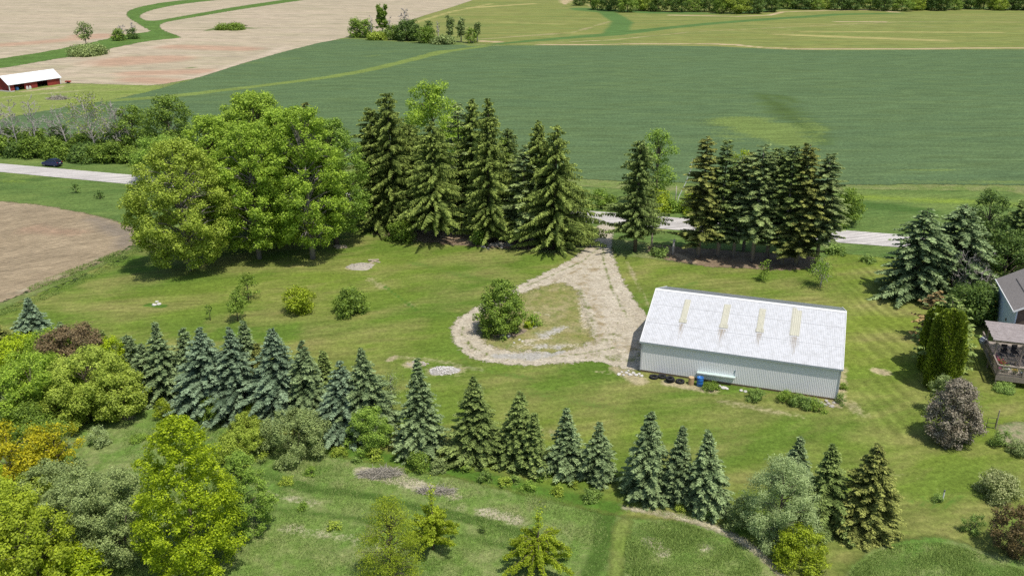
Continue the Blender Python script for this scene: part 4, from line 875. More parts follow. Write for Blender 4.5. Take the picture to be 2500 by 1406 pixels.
# weeds along the shed
for k, (bx, by, ty, w, lab) in enumerate([(1735, 950, 934, 34, 'leafy weeds beside the blue barrel'), (1845, 975, 950, 44, 'weed clump at the shed wall, left one'), (1925, 982, 958, 50, 'weed clump at the shed wall, second from left'), (1955, 992, 966, 50, 'weed clump at the shed wall, third from left'), (1990, 1000, 978, 44, 'weed clump at the shed wall before the white stones'), (2050, 985, 960, 22, 'weeds at the shed\'s right corner'), (2058, 950, 935, 18, 'weeds beside the shed\'s right end wall')]):
    bush(lab, bx, by, ty, w, 'weed' if k % 2 else 'green', 'weeds growing along the shed', nl=8, ls=.055, name='weed_clump', cat='weeds')
bush('leafy growth at the foot of the deck post', 2452, 952, 938, 50, 'weed', nl=10, ls=.06, name='weed_clump', cat='weeds')
bush('plants along the edge of the garden bed', 2440, 1090, 1050, 40, 'weed', nl=8, ls=.055, name='weed_clump', cat='weeds')
bush('plants at the near corner of the garden bed', 2485, 1108, 1078, 50, 'grey', nl=8, ls=.055, name='weed_clump', cat='weeds')
# ---- tall grass
def grass(name, regions, n, hmin, hmax, wd, mat, excl=()):
    polys = [chaikin(g2(p), 1) for p in regions]; al = np.concatenate(polys); lo, hi = al.min(0), al.max(0)
    P = rng.uniform(lo, hi, (n*4, 2)); s = np.max([poly_sd(P, p) for p in polys], 0)
    for e in excl: s = np.minimum(s, -poly_sd(P, chaikin(g2(e), 1)))
    cl = np.sin(P[:, 0]*1.1+2*np.sin(P[:, 1]*.7))*np.sin(P[:, 1]*1.3+1.5*np.sin(P[:, 0]*.6))
    P = P[(s > 0) & (cl+rng.uniform(-.8, 1.2, len(P)) > 0)][:n]; m = len(P)
    Q = np.concatenate([P, np.zeros((m, 1))+.01], 1); L = rng.uniform(hmin, hmax, m)*(.7+.4*np.sin(P[:, 0]*.9)*np.sin(P[:, 1]*.8))
    Dd = nrm(rng.normal(0, .75, (m, 3))*[1, 1, .1]+[.12, .05, .8]); S_ = nrm(np.stack([rng.normal(size=m), rng.normal(size=m), np.zeros(m)], 1))
    W_ = wd*rng.uniform(.7, 1.3, m)[:, None]
    V = np.stack([Q-S_*W_, Q+S_*W_, Q+Dd*L[:, None]+S_*W_*.1+[0, 0, 0]], 1).reshape(-1, 3)
    lum = rng.uniform(.55, 1.15, m)
    o = link(name, npmesh(name, V, [np.arange(3*m).reshape(m, 3)], mat, lum)); tag(o, kind='stuff'); return o
MG = leafmat('grass_blades', (.17,.275,.062), (.37,.45,.15), .35, rough=.9, spec=.02)
MG2 = leafmat('lush_blades', (.17,.27,.06), (.36,.46,.13), .35, rough=.8, spec=.05)
MG3 = leafmat('dry_blades', (.50,.44,.28), (.75,.69,.50), .3, rough=.8, spec=.05)
tag(grass('tall_grass', [[(300, 990), (700, 1095), (880, 1120), (1200, 1190), (1440, 1225), (1490, 1290), (1480, 1460), (-50, 1460), (300, 1200)], [(1500, 1195), (1600, 1200), (1800, 1250), (1790, 1290), (1640, 1262), (1520, 1240)]], 90000, .12, .34, .020, MG), 'pale green tall grass covering the foreground meadow', 'grass')
tag(grass('lush_grass', [[(1525, 1290), (1600, 1268), (1720, 1290), (1830, 1350), (1900, 1440), (1530, 1440)], [(2045, 1440), (2110, 1360), (2200, 1325), (2330, 1325), (2450, 1375), (2520, 1400), (2520, 1440)]], 42000, .15, .42, .022, MG2), 'lush dark tall grass in the two unmown beds at the bottom', 'grass')
tag(grass('field_edge_grass', [[(-60, 775), (100, 722), (250, 655), (345, 602), (352, 612), (260, 665), (110, 735), (-60, 795)], [(60, 700), (250, 630), (338, 592), (345, 604), (250, 652), (80, 715)]], 14000, .15, .45, .03, MG2), 'strip of unmown grass between ploughed field and lawn', 'grass')
tag(grass('dry_grass', [[(860, 1140), (960, 1150), (1080, 1195), (1140, 1220), (1080, 1225), (960, 1185), (870, 1165)], [(1180, 1245), (1280, 1262), (1300, 1285), (1200, 1270)], [(1525, 1240), (1650, 1258), (1780, 1292), (1870, 1350), (1925, 1410), (1905, 1415), (1850, 1360), (1760, 1303), (1640, 1272), (1530, 1250)], [(1555, 1310), (1600, 1315), (1620, 1350), (1580, 1345)], [(295, 1000), (330, 1008), (320, 1030), (300, 1025)]], 16000, .12, .34, .022, MG3), 'bleached dry grass in streaks across the meadow', 'grass')
# ================================================================== BUILDINGS AND THINGS
def local(t, *p): return p
WHITE = simple('white_paint', (.78, .78, .76), .6, .3, var=.06)
def mat_metal(name, col, dark, scale=1.0, streak=True, rough=.45, metal=.25, amt=.6, stain=None):
    g = NG(name); p = g.pos()
    n1 = g.noise(p, 1.1*scale, 5, .65); n2 = g.noise(g.pos((9, .7, .7)), 1.0, 4, .6); n3 = g.noise(p, 6, 4, .7)
    f = g.math('MULTIPLY', g.rng(n1, .42, .68), amt); c = g.mix(f, col, dark)
    if streak: c = g.mix(g.math('MULTIPLY', g.rng(n2, .52, .72), amt*.7), c, dark)
    c = g.mix(g.math('MULTIPLY', g.rng(n3, .56, .74), .35*amt), c, tuple(x*.75 for x in dark))
    if stain:
        a = g.attr('stain'); c = g.mix(g.rng(g.math('ADD', a, g.math('MULTIPLY', g.math('SUBTRACT', g.noise(g.pos((14, .6, .6)), 1.4, 3), .5), 1.6)), .5, .9, 0, .85), c, stain)
    return g.fin(g.bsdf(c, rough, .35, metal))
ROOF = mat_metal('white_steel_roof', (.60, .605, .61), (.42, .42, .41), 2.2, rough=.6, metal=.0, amt=.6, stain=(.30, .25, .18))
ROOF_B = mat_metal('grey_steel_roof', (.42, .44, .47), (.30, .32, .35), .8, rough=.35, metal=.5)
WALLM = mat_metal('grey_steel_wall', (.80, .79, .785), (.74, .735, .73), .5, rough=.6, metal=0, amt=.5)
STONE = simple('field_stone', (.50, .46, .40), .95, .1, var=.3, scale=6)
STONEW = simple('pale_stone', (.66, .63, .58), .95, .1, var=.2, scale=6)
CONC = simple('old_concrete', (.36, .32, .27), .95, .1, var=.3, scale=3)
# ---- the shed: local x along its length, y to the back
SH0 = at(1563.6, 906.8); YAW = math.radians(-18.97)
L_, W_, HE, RI = 18.3, 14.99, 3.37, 2.54
shed = thing('metal_shed', 'long grey corrugated metal shed with a weathered white gable roof beside the gravel loop', 'shed', (SH0[0], SH0[1], 0), YAW)
def ribs(L, pitch=.16, d=.012, w=.035):
    out = []; x = 0.0
    while x < L-pitch*.4:
        out += [(x, 0), (x+pitch-w*1.6, 0), (x+pitch-w*1.2, d), (x+pitch-w*.4, d)]; x += pitch
    out = [(min(a, L), b) for a, b in out]+[(L, 0)]
    return out
def ribbed(profile, fn0, fn1, sub=1):
    V, Fq = [], []
    for k in range(sub+1):
        for x, d in profile: V.append(fn0(x, d)*(1-k/sub)+fn1(x, d)*(k/sub))
    n = len(profile)
    for k in range(sub):
        for i in range(n-1): Fq.append((k*n+i, k*n+i+1, (k+1)*n+i+1, (k+1)*n+i))
    return np.array(V), np.array(Fq)
A3 = lambda *a: np.array(a, float)
def wallpart(prof, f0, f1, nm='wall', mat=WALLM):
    V, q = ribbed(prof, f0, f1); return link(nm, npmesh(nm, V, [q], mat), shed)
wallpart(ribs(L_), lambda x, d: A3(x, -d, .22), lambda x, d: A3(x, -d, HE+.02))
wallpart(ribs(L_), lambda x, d: A3(L_-x, W_+d, .22), lambda x, d: A3(L_-x, W_+d, HE+.02))
top = lambda y: HE+.0+RI*(1-abs(y-W_/2)/(W_/2))
wallpart(ribs(W_), lambda x, d: A3(-d, W_-x, .22), lambda x, d: A3(-d, W_-x, top(W_-x)-.03))
wallpart(ribs(W_), lambda x, d: A3(L_+d, x, .22), lambda x, d: A3(L_+d, x, top(x)-.03))
OV = .18
sl = RI/(W_/2)
def roofpart(back):
    prof = ribs(L_+2*OV)
    s = 1 if not back else -1
    y0 = -OV*1.3 if not back else W_+OV*1.3
    f0 = lambda x, d: A3(-OV+x, y0, HE-sl*OV*1.3+.06+d)
    f1 = lambda x, d: A3(-OV+x, W_/2, HE+RI+.06+d)
    V, q = ribbed(prof, f0, f1, 60 if not back else 2)
    me = npmesh('roof_panel', V, [q], ROOF_B if back else ROOF)
    if not back:
        v = (V[:, 1]-y0)/(W_/2-y0); st = np.zeros(len(V))
        for u0, vb, vl, wd in [(.182, .41, .44, .6), (.398, .41, .40, 1.0), (.585, .43, .40, .7), (.762, .44, .44, .85)]:
            du = np.abs(V[:, 0]/L_-u0-.012*(vb-v))*L_; dv = (vb-v)/vl
            st = np.maximum(st, np.clip(1-du/wd, 0, 1)*np.where((dv > 0) & (dv < 1), 1-dv*.7, 0))
            dv2 = (v-(vb+.38))/.16; st = np.maximum(st, .7*np.clip(1-du/.4, 0, 1)*np.where((dv2 > 0) & (dv2 < 1), 1-dv2, 0))
        a = me.attributes.new('stain', 'FLOAT', 'POINT'); a.data.foreach_set('value', st.astype(np.float32))
    return link('roof_panel', me, shed)
roofpart(False); roofpart(True)
MB().add([(-OV, W_/2-.24, HE+RI+.06-.24*sl+.03), (L_+OV, W_/2-.24, HE+RI+.06-.24*sl+.03), (L_+OV, W_/2, HE+RI+.115), (-OV, W_/2, HE+RI+.115), (L_+OV, W_/2+.24, HE+RI+.06-.24*sl+.03), (-OV, W_/2+.24, HE+RI+.06-.24*sl+.03)],
         [(0, 1, 2, 3), (3, 2, 4, 5)]).build('ridge_cap', WHITE, shed)
EAVE_SHADE = simple('eave_shade_trim', (.40, .45, .50), .5, .3, .2, var=.1)  # blue-grey of the eave's shadow painted into this edge strip
MB().box((L_/2, -OV*1.3+.02, HE-sl*OV*1.3-.035), (L_+2*OV, .05, .15)).build('eave_shade_trim', EAVE_SHADE, shed)
for sx in (-OV-.01, L_+OV+.01):
    b = MB()
    for s in (0, 1):
        y0, y1 = (-OV*1.3, W_/2) if s == 0 else (W_+OV*1.3, W_/2)
        z0, z1 = HE-sl*OV*1.3+.09, HE+RI+.09
        for dx in (0,):
            b.add([(sx-.03, y0, z0-.16), (sx+.03, y0, z0-.16), (sx+.03, y0, z0+.03), (sx-.03, y0, z0+.03), (sx-.03, y1, z1-.16), (sx+.03, y1, z1-.16), (sx+.03, y1, z1+.03), (sx-.03, y1, z1+.03)],
                  [(0, 1, 2, 3), (7, 6, 5, 4), (0, 4, 5, 1), (1, 5, 6, 2), (2, 6, 7, 3), (3, 7, 4, 0)])
    b.build('rake_trim', WHITE, shed)
for cx_, cy_ in ((-.03, -.03), (L_+.03, -.03), (-.03, W_+.03), (L_+.03, W_+.03)):
    MB().box((cx_, cy_, (HE+.2)/2), (.10, .10, HE-.2)).build('corner_trim', simple('corner_trim', (.52, .53, .54), .5, .3, .1), shed)
b = MB()
for (c, d) in [((L_/2, .04, .10), (L_-.05, .10, .25)), ((L_/2, W_-.04, .10), (L_-.05, .10, .25)), ((.04, W_/2, .10), (.10, W_-.3, .25)), ((L_-.04, W_/2, .10), (.10, W_-.3, .25))]: b.box(c, d)
b.build('foundation', simple('sill_timber', (.20, .15, .10), .9, .1, var=.3), shed)
SKY = mat_metal('yellowed_fibreglass', (.56, .54, .42), (.46, .44, .34), 2, rough=.5, metal=0)
sp_ = ribs(.8, .16, .02, .035)
for u0, v0, v1, w, lip in [(.182, .43, .86, .60, .95), (.398, .43, .86, .66, .95), (.585, .44, .86, .62, .95), (.762, .45, .95, .90, 0)]:
    x0 = u0*L_-w/2; t = [ (x*w/.8, d) for x, d in sp_]
    yy = lambda v: -OV*1.3+v*(W_/2+OV*1.3); zz = lambda v: HE-sl*OV*1.3+.06+v*(RI+sl*OV*1.3)
    V, q = ribbed(t, lambda x, d: A3(x0+x, yy(v0), zz(v0)+.035+d), lambda x, d: A3(x0+x, yy(v1-.04*(w > .8)*(x > .4)), zz(v1-.04*(w > .8)*(x > .4))+.035+d))
    o = link('skylight', npmesh('skylight', V, [q], SKY), shed)
    if lip:
        V, q = ribbed([(x*1.25, d) for x, d in t], lambda x, d: A3(x0-.05+x, yy(v0-.01), zz(v0-.01)+.055+d), lambda x, d: A3(x0-.05+x, yy(v0+.055), zz(v0+.055)+.055+d))
        link('patch_strip', npmesh('patch_strip', V, [q], SKY), o)
def SW(u, v, z=0):   # shed-aligned point in the world
    c, s = math.cos(YAW), math.sin(YAW); return (SH0[0]+u*c-v*s, SH0[1]+u*s+v*c, z)
LAPM = simple('lap_seam', (.46, .46, .455), .6, .3)
for v_ in (.36, .70):
    y_ = -OV*1.3+v_*(W_/2+OV*1.3); z_ = HE-sl*OV*1.3+.06+v_*(RI+sl*OV*1.3)
    MB().box((L_/2, y_, z_+.013), (L_+2*OV-.1, .022, .012), rx=math.atan(sl)).build('lap_seam', LAPM, shed)
# wall hung trough
tr = thing('long_trough', 'long pale mint trough shelf fixed to the grey shed wall right of the blue barrel', 'trough', SW(5.55, -.02, .95), YAW+math.radians(1.0))
MINT = simple('mint_plastic', (.58, .72, .66), .5, .3, var=.1); 
MB().box((1.75, -.22, .03), (3.6, .40, .04)).build('shelf_board', MINT, tr)
MB().box((1.75, -.43, .02), (3.62, .03, .10)).build('front_rail', simple('rail_white', (.75, .78, .74), .5, .3), tr)
for x in (.3, 1.75, 3.3): MB().box((x, -.13, -.13), (.05, .22, .05), rx=.7).build('bracket', WHITE, tr)
MB().tube([(3.45, -.08, .05), (3.45, -.08, .55)], .02, 6).box((3.45, -.09, .60), (.09, .05, .10)).build('tap_pipe', simple('blue_steel', (.20, .30, .38), .5, .4, .3), tr)
# barrel, stump, tyres
BLUE = simple('blue_plastic', (.03, .16, .48), .4, .4, var=.15, scale=5)
br = thing('plastic_barrel', 'upright bright blue plastic barrel in front of the grey shed wall', 'barrel', (*at(1708, 942)[:2], .02))
prof = [(.27, 0), (.30, .04), (.305, .28), (.32, .31), (.305, .34), (.305, .60), (.32, .63), (.305, .66), (.30, .86), (.285, .90)]
MB().lathe(prof+[(.26, .90), (.255, .80)], n=28).build('body', BLUE, br, smooth=True)
MB().lathe([(.255, .80), (.2, .802)], n=28).build('lid', simple('blue_lid', (.04, .2, .5), .5, .3), br)
MB().lathe([(.292, .87), (.325, .875), (.325, .915), (.292, .92)], n=28, closed=True).build('rim', BLUE, br, smooth=True)
st = thing('wooden_block', 'tan upright log block left of the blue barrel', 'log', (*at(1687, 938)[:2], .02), .3)
MB().lathe([(.27, 0), (.28, .3), (.27, .75)], n=14).build('log', simple('tan_wood', (.52, .36, .20), .9, .1, var=.2, scale=5), st)
MB().lathe([(.255, .752), (.02, .76)], n=14).build('cut_face', simple('cut_wood', (.62, .46, .28), .9, .1, var=.2, scale=9), st)
RUB = simple('tyre_rubber', (.035, .035, .037), .85, .2, var=.3, scale=8)
def tyre(px, py, z, r, label, tilt=0.0):
    p = at(px, py, z); t = thing('old_tyre', label, 'tyre', (p[0], p[1], z+.02), random.uniform(0, 6), 'old tyres lying along the shed wall')
    k = r/.40
    MB().lathe([(.22*k, .03), (.30*k, .0), (.385*k, .03), (.405*k, .09), (.405*k, .17), (.385*k, .22), (.30*k, .25), (.22*k, .22), (.205*k, .125)], n=30, closed=True).build('rubber', RUB, t, smooth=True)
    b = MB()
    for i in range(30):
        a_ = 6.283*i/30; b.box((.404*k*math.cos(a_), .404*k*math.sin(a_), .13), (.022, .045*k, .17), rz=a_)
    b.build('tread', RUB, t); t.rotation_euler.x = tilt
tyre(1596, 923, 0, .42, 'leftmost old tyre by the shed with weeds growing through it')
tyre(1616, 922, .0, .40, 'second old tyre from the left by the shed wall')
tyre(1637, 931, 0, .40, 'old tyre at the bottom of the two-tyre stack by the shed')
tyre(1635, 927, .27, .40, 'old tyre on top of the two-tyre stack by the shed')
tyre(1660, 934, 0, .42, 'rightmost old tyre by the shed, apart from the others')
# stones
def stones(lst, group, labf, mat, cat='stone', name='stone'):
    for i, (px, py, r) in enumerate(lst):
        p = at(px, py); b = MB().rock((0, 0, r*.25), r, 100+i+int(px))
        o = b.build(name, mat); o.location = (p[0], p[1], .02); tag(o, labf if isinstance(labf, str) else labf[i], cat, group)
stones([(1511, 915, .22), (1522, 917, .18), (1530, 911, .2), (1538, 916, .26), (1546, 912, .22), (1553, 917, .24), (1560, 914, .2), (1534, 906, .16), (1566, 919, .2), (1518, 909, .14)], 'pale stones at the shed\'s left corner', 'pale stone in the heap at the shed\'s left front corner', STONEW)
stones([(1757, 944, .2), (1766, 948, .26), (1774, 950, .2), (1809, 955, .2), (1820, 957, .22)], 'pale stones along the middle of the shed wall', 'pale stone at the foot of the shed wall right of the barrel', STONEW)
stones([(1975, 978, .28), (1988, 981, .34), (2002, 985, .30), (2012, 990, .3), (2022, 987, .24), (2030, 993, .24), (2036, 984, .2), (2017, 980, .2), (1995, 977, .2)], 'pale stones at the shed\'s right corner', 'pale stone in the heap at the shed\'s right front corner', STONE)
stones([(377, 746, .28), (388, 744, .32), (383, 738, .22)], 'stones on the left lawn', ['grey stone, left one of the three on the left lawn', 'whitest stone, right one of the three on the left lawn', 'smaller stone at the back of the three on the left lawn'], STONEW)
stones([(1230, 820, .28), (1241, 822, .26)], None, ['flat white stone at the foot of the rounded tree, left', 'flat white stone at the foot of the rounded tree, right'], STONEW)
stones([(1255, 838, .14), (1268, 831, .18), (1275, 834, .14), (1420, 772, .12)], 'small stones on the drive island', 'small pale stone on the drive island', STONEW)
stones([(1180, 604, .3), (1192, 607, .25), (1212, 600, .28), (1225, 606, .22), (1232, 601, .2)], 'stones under the roadside evergreens', 'grey stone under the roadside evergreens', STONE)
GRAV = simple('grey_gravel', (.47, .44, .39), .95, .1, var=.35, scale=9, bs=1)
DIRT = simple('dirt_heap', (.48, .43, .35), .95, .1, var=.3, scale=5, bs=1)
mound('gravel_pile', 1084, 906, 1.5, .95, .32, GRAV, 'low pile of pale gravel on the lawn below the drive loop', 'gravel pile', rocks=150, rmat=STONEW, seed=3)
mound('gravel_pile', 1019, 889, 1.1, .6, .10, simple('straw', (.44, .38, .25), .95, .1), 'flat scatter of straw-coloured rubble left of the gravel pile', 'rubble', rocks=40, rmat=STONE, seed=4)
mound('dirt_pile', 880, 652, 2.0, 1.25, .42, DIRT, 'low grey dirt mound on the lawn beside the planks', 'dirt mound', rocks=40, rmat=STONE, seed=5)
WOOD = simple('grey_board', (.50, .42, .30), .9, .1, var=.25, scale=6)
def plank(px, py, z, dims, rz, label, group): 
    p = at(px, py, z); o = MB().box((0, 0, 0), dims).build('plank', WOOD); o.location = (p[0], p[1], z+dims[2]/2+.03); o.rotation_euler = (0, 0, rz); tag(o, label, 'plank', group)
plank(912, 636, .10, (1.4, .35, .10), .15, 'light plank lying on top of others by the dirt mound', 'planks by the dirt mound')
plank(918, 640, .0, (1.3, .3, .10), -.5, 'plank crossing underneath by the dirt mound', 'planks by the dirt mound')
plank(908, 642, .0, (.9, .28, .10), 1.0, 'dark-edged plank leaning toward the dirt mound', 'planks by the dirt mound')
plank(830, 602, .12, (1.6, .9, .07), -.2, 'upper board of the stack under the maple', 'boards under the maple')
plank(834, 605, .0, (1.5, .8, .10), .2, 'lower board of the stack under the maple', 'boards under the maple')
# brush piles
def brush(px, py, rx, ry, h, n, label, mat, r=.014, Lr=(.5, 1.4)):
    p = at(px, py); t = thing('brush_pile', label, 'brush pile', (p[0], p[1], 0)); b = MB(); g = np.random.default_rng(int(px))
    for i in range(n):
        a_, q = g.uniform(0, 6.28), g.uniform(0, 1)**.6; c = np.array([rx*q*math.cos(a_), ry*q*math.sin(a_), h*(1-q**2)*g.uniform(.2, 1)+.05]); d = nrm(g.normal(0, 1, 3)*[1.6, .8, .3]); L = g.uniform(*Lr)
        b.tube([c-d*L/2, c+g.normal(0, .05, 3), c+d*L/2], [r, r*1.2, r*.5], 3, cap=False)
    b.build('twigs', mat, t)
TWIG = simple('grey_twigs', (.46, .42, .34), .95, .05, var=.3)
brush(930, 1158, 1.7, .7, .4, 420, 'heap of grey brush twigs in the foreground meadow', TWIG)
brush(1065, 1200, 1.6, .45, .22, 220, 'low line of grey brush right of the brush heap', TWIG)
brush(141, 243, 2.6, 1.2, .9, 260, 'brush heap on the grass below the red barn', TWIG, r=.05, Lr=(1, 3))
brush(1222, 600, 1.6, .5, .35, 150, 'pile of branches under the roadside evergreens', TWIG, r=.03)
brush(574, 66, 5, 1.5, 1.6, 60, 'fallen dark branches on the flat thicket in the bare field', simple('dark_twigs', (.10, .08, .06), .95, .05), r=.12, Lr=(2, 6))
# posts and poles
def pole(name, label, bx, by, ty, r, mat, cat, lean=0.0):
    h = height(bx, by, ty); b = MB().tube([(0, 0, -.1), (lean*.5, .02, h*.5), (lean, 0, h)], [r*1.15, r, r*.8], 9)
    o = b.build(name, mat, smooth=True); o.location = place(bx, by); return tag(o, label, cat)
POST = simple('weathered_post', (.40, .34, .26), .95, .05, var=.3, scale=5)
pole('wooden_post', 'tall weathered wooden post right of the lone spruce', 1590, 617, 548, .13, POST, 'post')
t = thing('tree_stump', 'pale broken trunk stump with stubby branches near the wooden post', 'stump', place(1642, 622))
hs = height(1642, 622, 584)
MB().tube([(0, 0, -.1), (.05, 0, hs*.5), (.1, 0, hs)], [.24, .18, .10], 9).build('trunk', DEAD, t, smooth=True)
MB().tube([(.08, 0, hs*.8), (-.3, .1, hs*.95), (-.55, .1, hs*.75)], [.07, .05, .02], 5).tube([(.08, 0, hs*.75), (.35, 0, hs*1.0)], [.06, .02], 5).build('branch_stub', DEAD, t)
pole('field_post', 'thin wooden post standing at the wheat edge behind the roadside bushes', 1674, 512, 470, .11, POST, 'post')
pole('wire_pole', 'slim pale pole among the roadside bushes', 1648, 510, 455, .07, DEAD, 'pole')
t = thing('dead_sapling', 'thin white dead sapling arching over the road by the evergreen cluster', 'dead tree', place(1648, 515))
MB().tube([(0, 0, 0), (.4, 0, 2.2), (1.3, 0, 4.4), (2.0, 0, 6.6), (2.1, 0, 8.4)], [.08, .07, .055, .04, .02], 5).build('trunk', WHITE, t)
stk = thing('marker_stake', 'white pipe stake in a ring of long grass on the right lawn', 'stake', place(2301, 1222))
MB().lathe([(.055, 0), (.055, .80)], n=12).build('pipe', WHITE, stk); MB().lathe([(.05, .80), (.065, .82), (.06, .95), (.02, .99)], n=12).build('cap', simple('dark_cap', (.15, .16, .14), .6, .3), stk)
bush('small tuft of long grass at the foot of the white stake', 2292, 1224, 1212, 30, 'weed', nl=5, ls=.05, name='grass_tuft', cat='grass')
gp = thing('garden_gate', 'small wire gate hanging on a tall post at the garden bed', 'gate', place(2430, 1048), YAW)
MB().tube([(0, 0, -.1), (0, 0, 1.9)], .05, 8).build('post', POST, gp)
b = MB(); DK = simple('dark_steel', (.06, .055, .05), .6, .3, .2)
for s_, e_ in [((-.08, 0, .15), (-.75, -.1, .15)), ((-.08, 0, 1.1), (-.75, -.1, 1.1)), ((-.75, -.1, .15), (-.75, -.1, 1.1)), ((-.08, 0, .15), (-.08, 0, 1.1)), ((-.08, 0, .6), (-.75, -.1, .6))]: b.tube([s_, e_], .022, 6)
b.build('frame', DK, gp)
# ---- car
ca = math.atan2(.297, -.955)
car = thing('parked_car', 'dark blue hatchback on the grey road left of the trees', 'car', (*at(128, 406)[:2], .06), ca)
car.scale = (.86, .86, .9)
CP_ = NG('car_paint'); CARM = CP_.fin(CP_.bsdf(CP_.mix(CP_.rng(CP_.noise(CP_.pos(), 3, 2), .3, .7), (.012, .022, .075), (.018, .03, .10)), .22, .6, .35))
GLS = simple('car_glass', (.012, .016, .022), .08, .7, 0, var=0)
PL = simple('black_plastic', (.02, .02, .022), .7, .3)
# body: cross sections along x (front = +x)
secs = [(-2.22, .42, .78, .72, .80), (-2.12, .28, 1.02, .84, .86), (-1.7, .24, 1.08, .90, .90), (-.9, .22, 1.06, .92, .92), (.2, .22, 1.02, .92, .92), (.95, .22, 1.0, .91, .90), (1.55, .24, .92, .89, .84), (2.05, .28, .80, .82, .72), (2.25, .36, .66, .66, .60)]
V, Fq = [], []
for x, zb, zt, wb, wt in secs:
    V += [(x, -wb*.94, zb), (x, -wb, zb+.18), (x, -wb, (zb+zt)/2+.05), (x, -wt, zt-.06), (x, -wt+.08, zt), (x, wt-.08, zt), (x, wt, zt-.06), (x, wb, (zb+zt)/2+.05), (x, wb, zb+.18), (x, wb*.94, zb)]
for i in range(len(secs)-1):
    for k in range(10): Fq.append((i*10+k, i*10+(k+1) % 10, (i+1)*10+(k+1) % 10, (i+1)*10+k))
Fq += [tuple(range(9, -1, -1)), tuple(range(80, 90))]
MB().add(V, Fq).build('body', CARM, car, smooth=False, bevel=.03)
cab = [(-1.98, 1.04, .80), (-1.45, 1.50, .64), (-.5, 1.56, .64), (.25, 1.50, .62), (1.05, .98, .78)]
V, Fq = [], []
for x, z, w in cab[1:4]: V += [(x, -w, z-.03), (x, -w+.08, z+.02), (x, w-.08, z+.02), (x, w, z-.03), (x, w-.02, z-.08), (x, -w+.02, z-.08)]
for i in range(2):
    for k in range(6): Fq.append((i*6+k, i*6+(k+1) % 6, (i+1)*6+(k+1) % 6, (i+1)*6+k))
Fq += [tuple(range(5, -1, -1)), tuple(range(12, 18))]
MB().add(V, Fq).build('roof', CARM, car)
for s_ in (-1, 1):
    b = MB().add([(-1.75, s_*.82, 1.03), (.95, s_*.80, .99), (.25, s_*.635, 1.46), (-.5, s_*.655, 1.52), (-1.40, s_*.655, 1.47)], [(0, 1, 2, 3, 4) if s_ < 0 else (4, 3, 2, 1, 0)])
    b.build('side_window', GLS, car)
    b = MB()
    for x0, z0, x1, z1 in [(-1.98, 1.04, -1.45, 1.49), (1.05, .99, .25, 1.49), (-.35, 1.02, -.40, 1.53)]: b.tube([(x0, s_*(.80 if x0 != -.35 else .815), z0), (x1, s_*.65, z1)], .035, 5)
    b.build('pillar', CARM, car)
MB().add([(-2.02, -.74, 1.06), (-2.02, .74, 1.06), (-1.48, .60, 1.48), (-1.48, -.60, 1.48)], [(3, 2, 1, 0)]).build('rear_window', GLS, car)
MB().add([(1.06, -.74, .99), (1.06, .74, .99), (.27, .60, 1.48), (.27, -.60, 1.48)], [(0, 1, 2, 3)]).build('windscreen', GLS, car)
TL = simple('tail_light_red', (.35, .01, .01), .3, .5)
for s_ in (-1, 1):
    MB().box((-2.17, s_*.66, .90), (.10, .30, .14)).build('tail_light', TL, car, bevel=.02)
    MB().box((2.12, s_*.62, .68), (.16, .30, .12)).build('headlight', simple('headlight_glass', (.5, .5, .5), .1, .6), car, bevel=.02)
    MB().box((.78, s_*.98, 1.02), (.16, .16, .12)).build('mirror', CARM, car, bevel=.02)
    for x in (-1.38, 1.38):
        w = MB(); n = 24; V = []
        for rr, yy in [(.20, .87), (.33, .86), (.345, .83), (.345, .68), (.20, .68)]:
            V += [(x+rr*math.cos(6.283*k/n), s_*yy, .35+rr*math.sin(6.283*k/n)) for k in range(n)]
        f = [(i*n+k, i*n+(k+1) % n, (i+1)*n+(k+1) % n, (i+1)*n+k) for i in range(4) for k in range(n)]
        wh = w.add(V, f).build('wheel', RUB, car, smooth=True)
        b = MB(); V = [(x+.20*math.cos(6.283*k/n), s_*.875, .35+.20*math.sin(6.283*k/n)) for k in range(n)]
        b.add(V, [tuple(range(n)) if s_ < 0 else tuple(range(n-1, -1, -1))]).build('rim', simple('alloy', (.35, .36, .37), .3, .5, .8), wh)
MB().box((-2.235, 0, .80), (.02, .50, .13)).build('number_plate', WHITE, car); MB().box((-2.20, 0, .40), (.10, 1.5, .22)).build('bumper', PL, car, bevel=.02)
# ---- red barn
g0, g1 = at(24.8, 224.8), at(148, 206); bd_ = (g1-g0); BL = float(np.linalg.norm(bd_)); byaw = math.atan2(bd_[1], bd_[0])
barn = thing('red_barn', 'long low red barn with a bright white roof and dark open bays, far left', 'barn', (g0[0], g0[1], 0), byaw)
BH, BW, BR = 2.9, 5.5, 4.1
REDM = mat_metal('red_boards', (.30, .045, .035), (.17, .035, .028), .5, rough=.9, metal=0, amt=.8)
DARKM = simple('barn_dark', (.012, .014, .014), .9, .1)
def bx(name, c, d, m): MB().box(c, d).build(name, m, barn)
def seg(x0, x1, h=None): bx('wall', ((x0+x1)/2, .08, BH_/2), (x1-x0, .12, BH_), REDM)
BH_ = 2.05
for x0, x1 in ((0, 1.5), (4.6, 8.6), (11.9, BL)): seg(x0, x1)
bx('header_beam', (BL/2, .06, BH_-.12), (BL, .16, .30), simple('barn_beam', (.12, .03, .025), .9, .1))
bx('back_wall', (BL/2, BW-.1, BH_/2), (BL, .12, BH_), REDM)
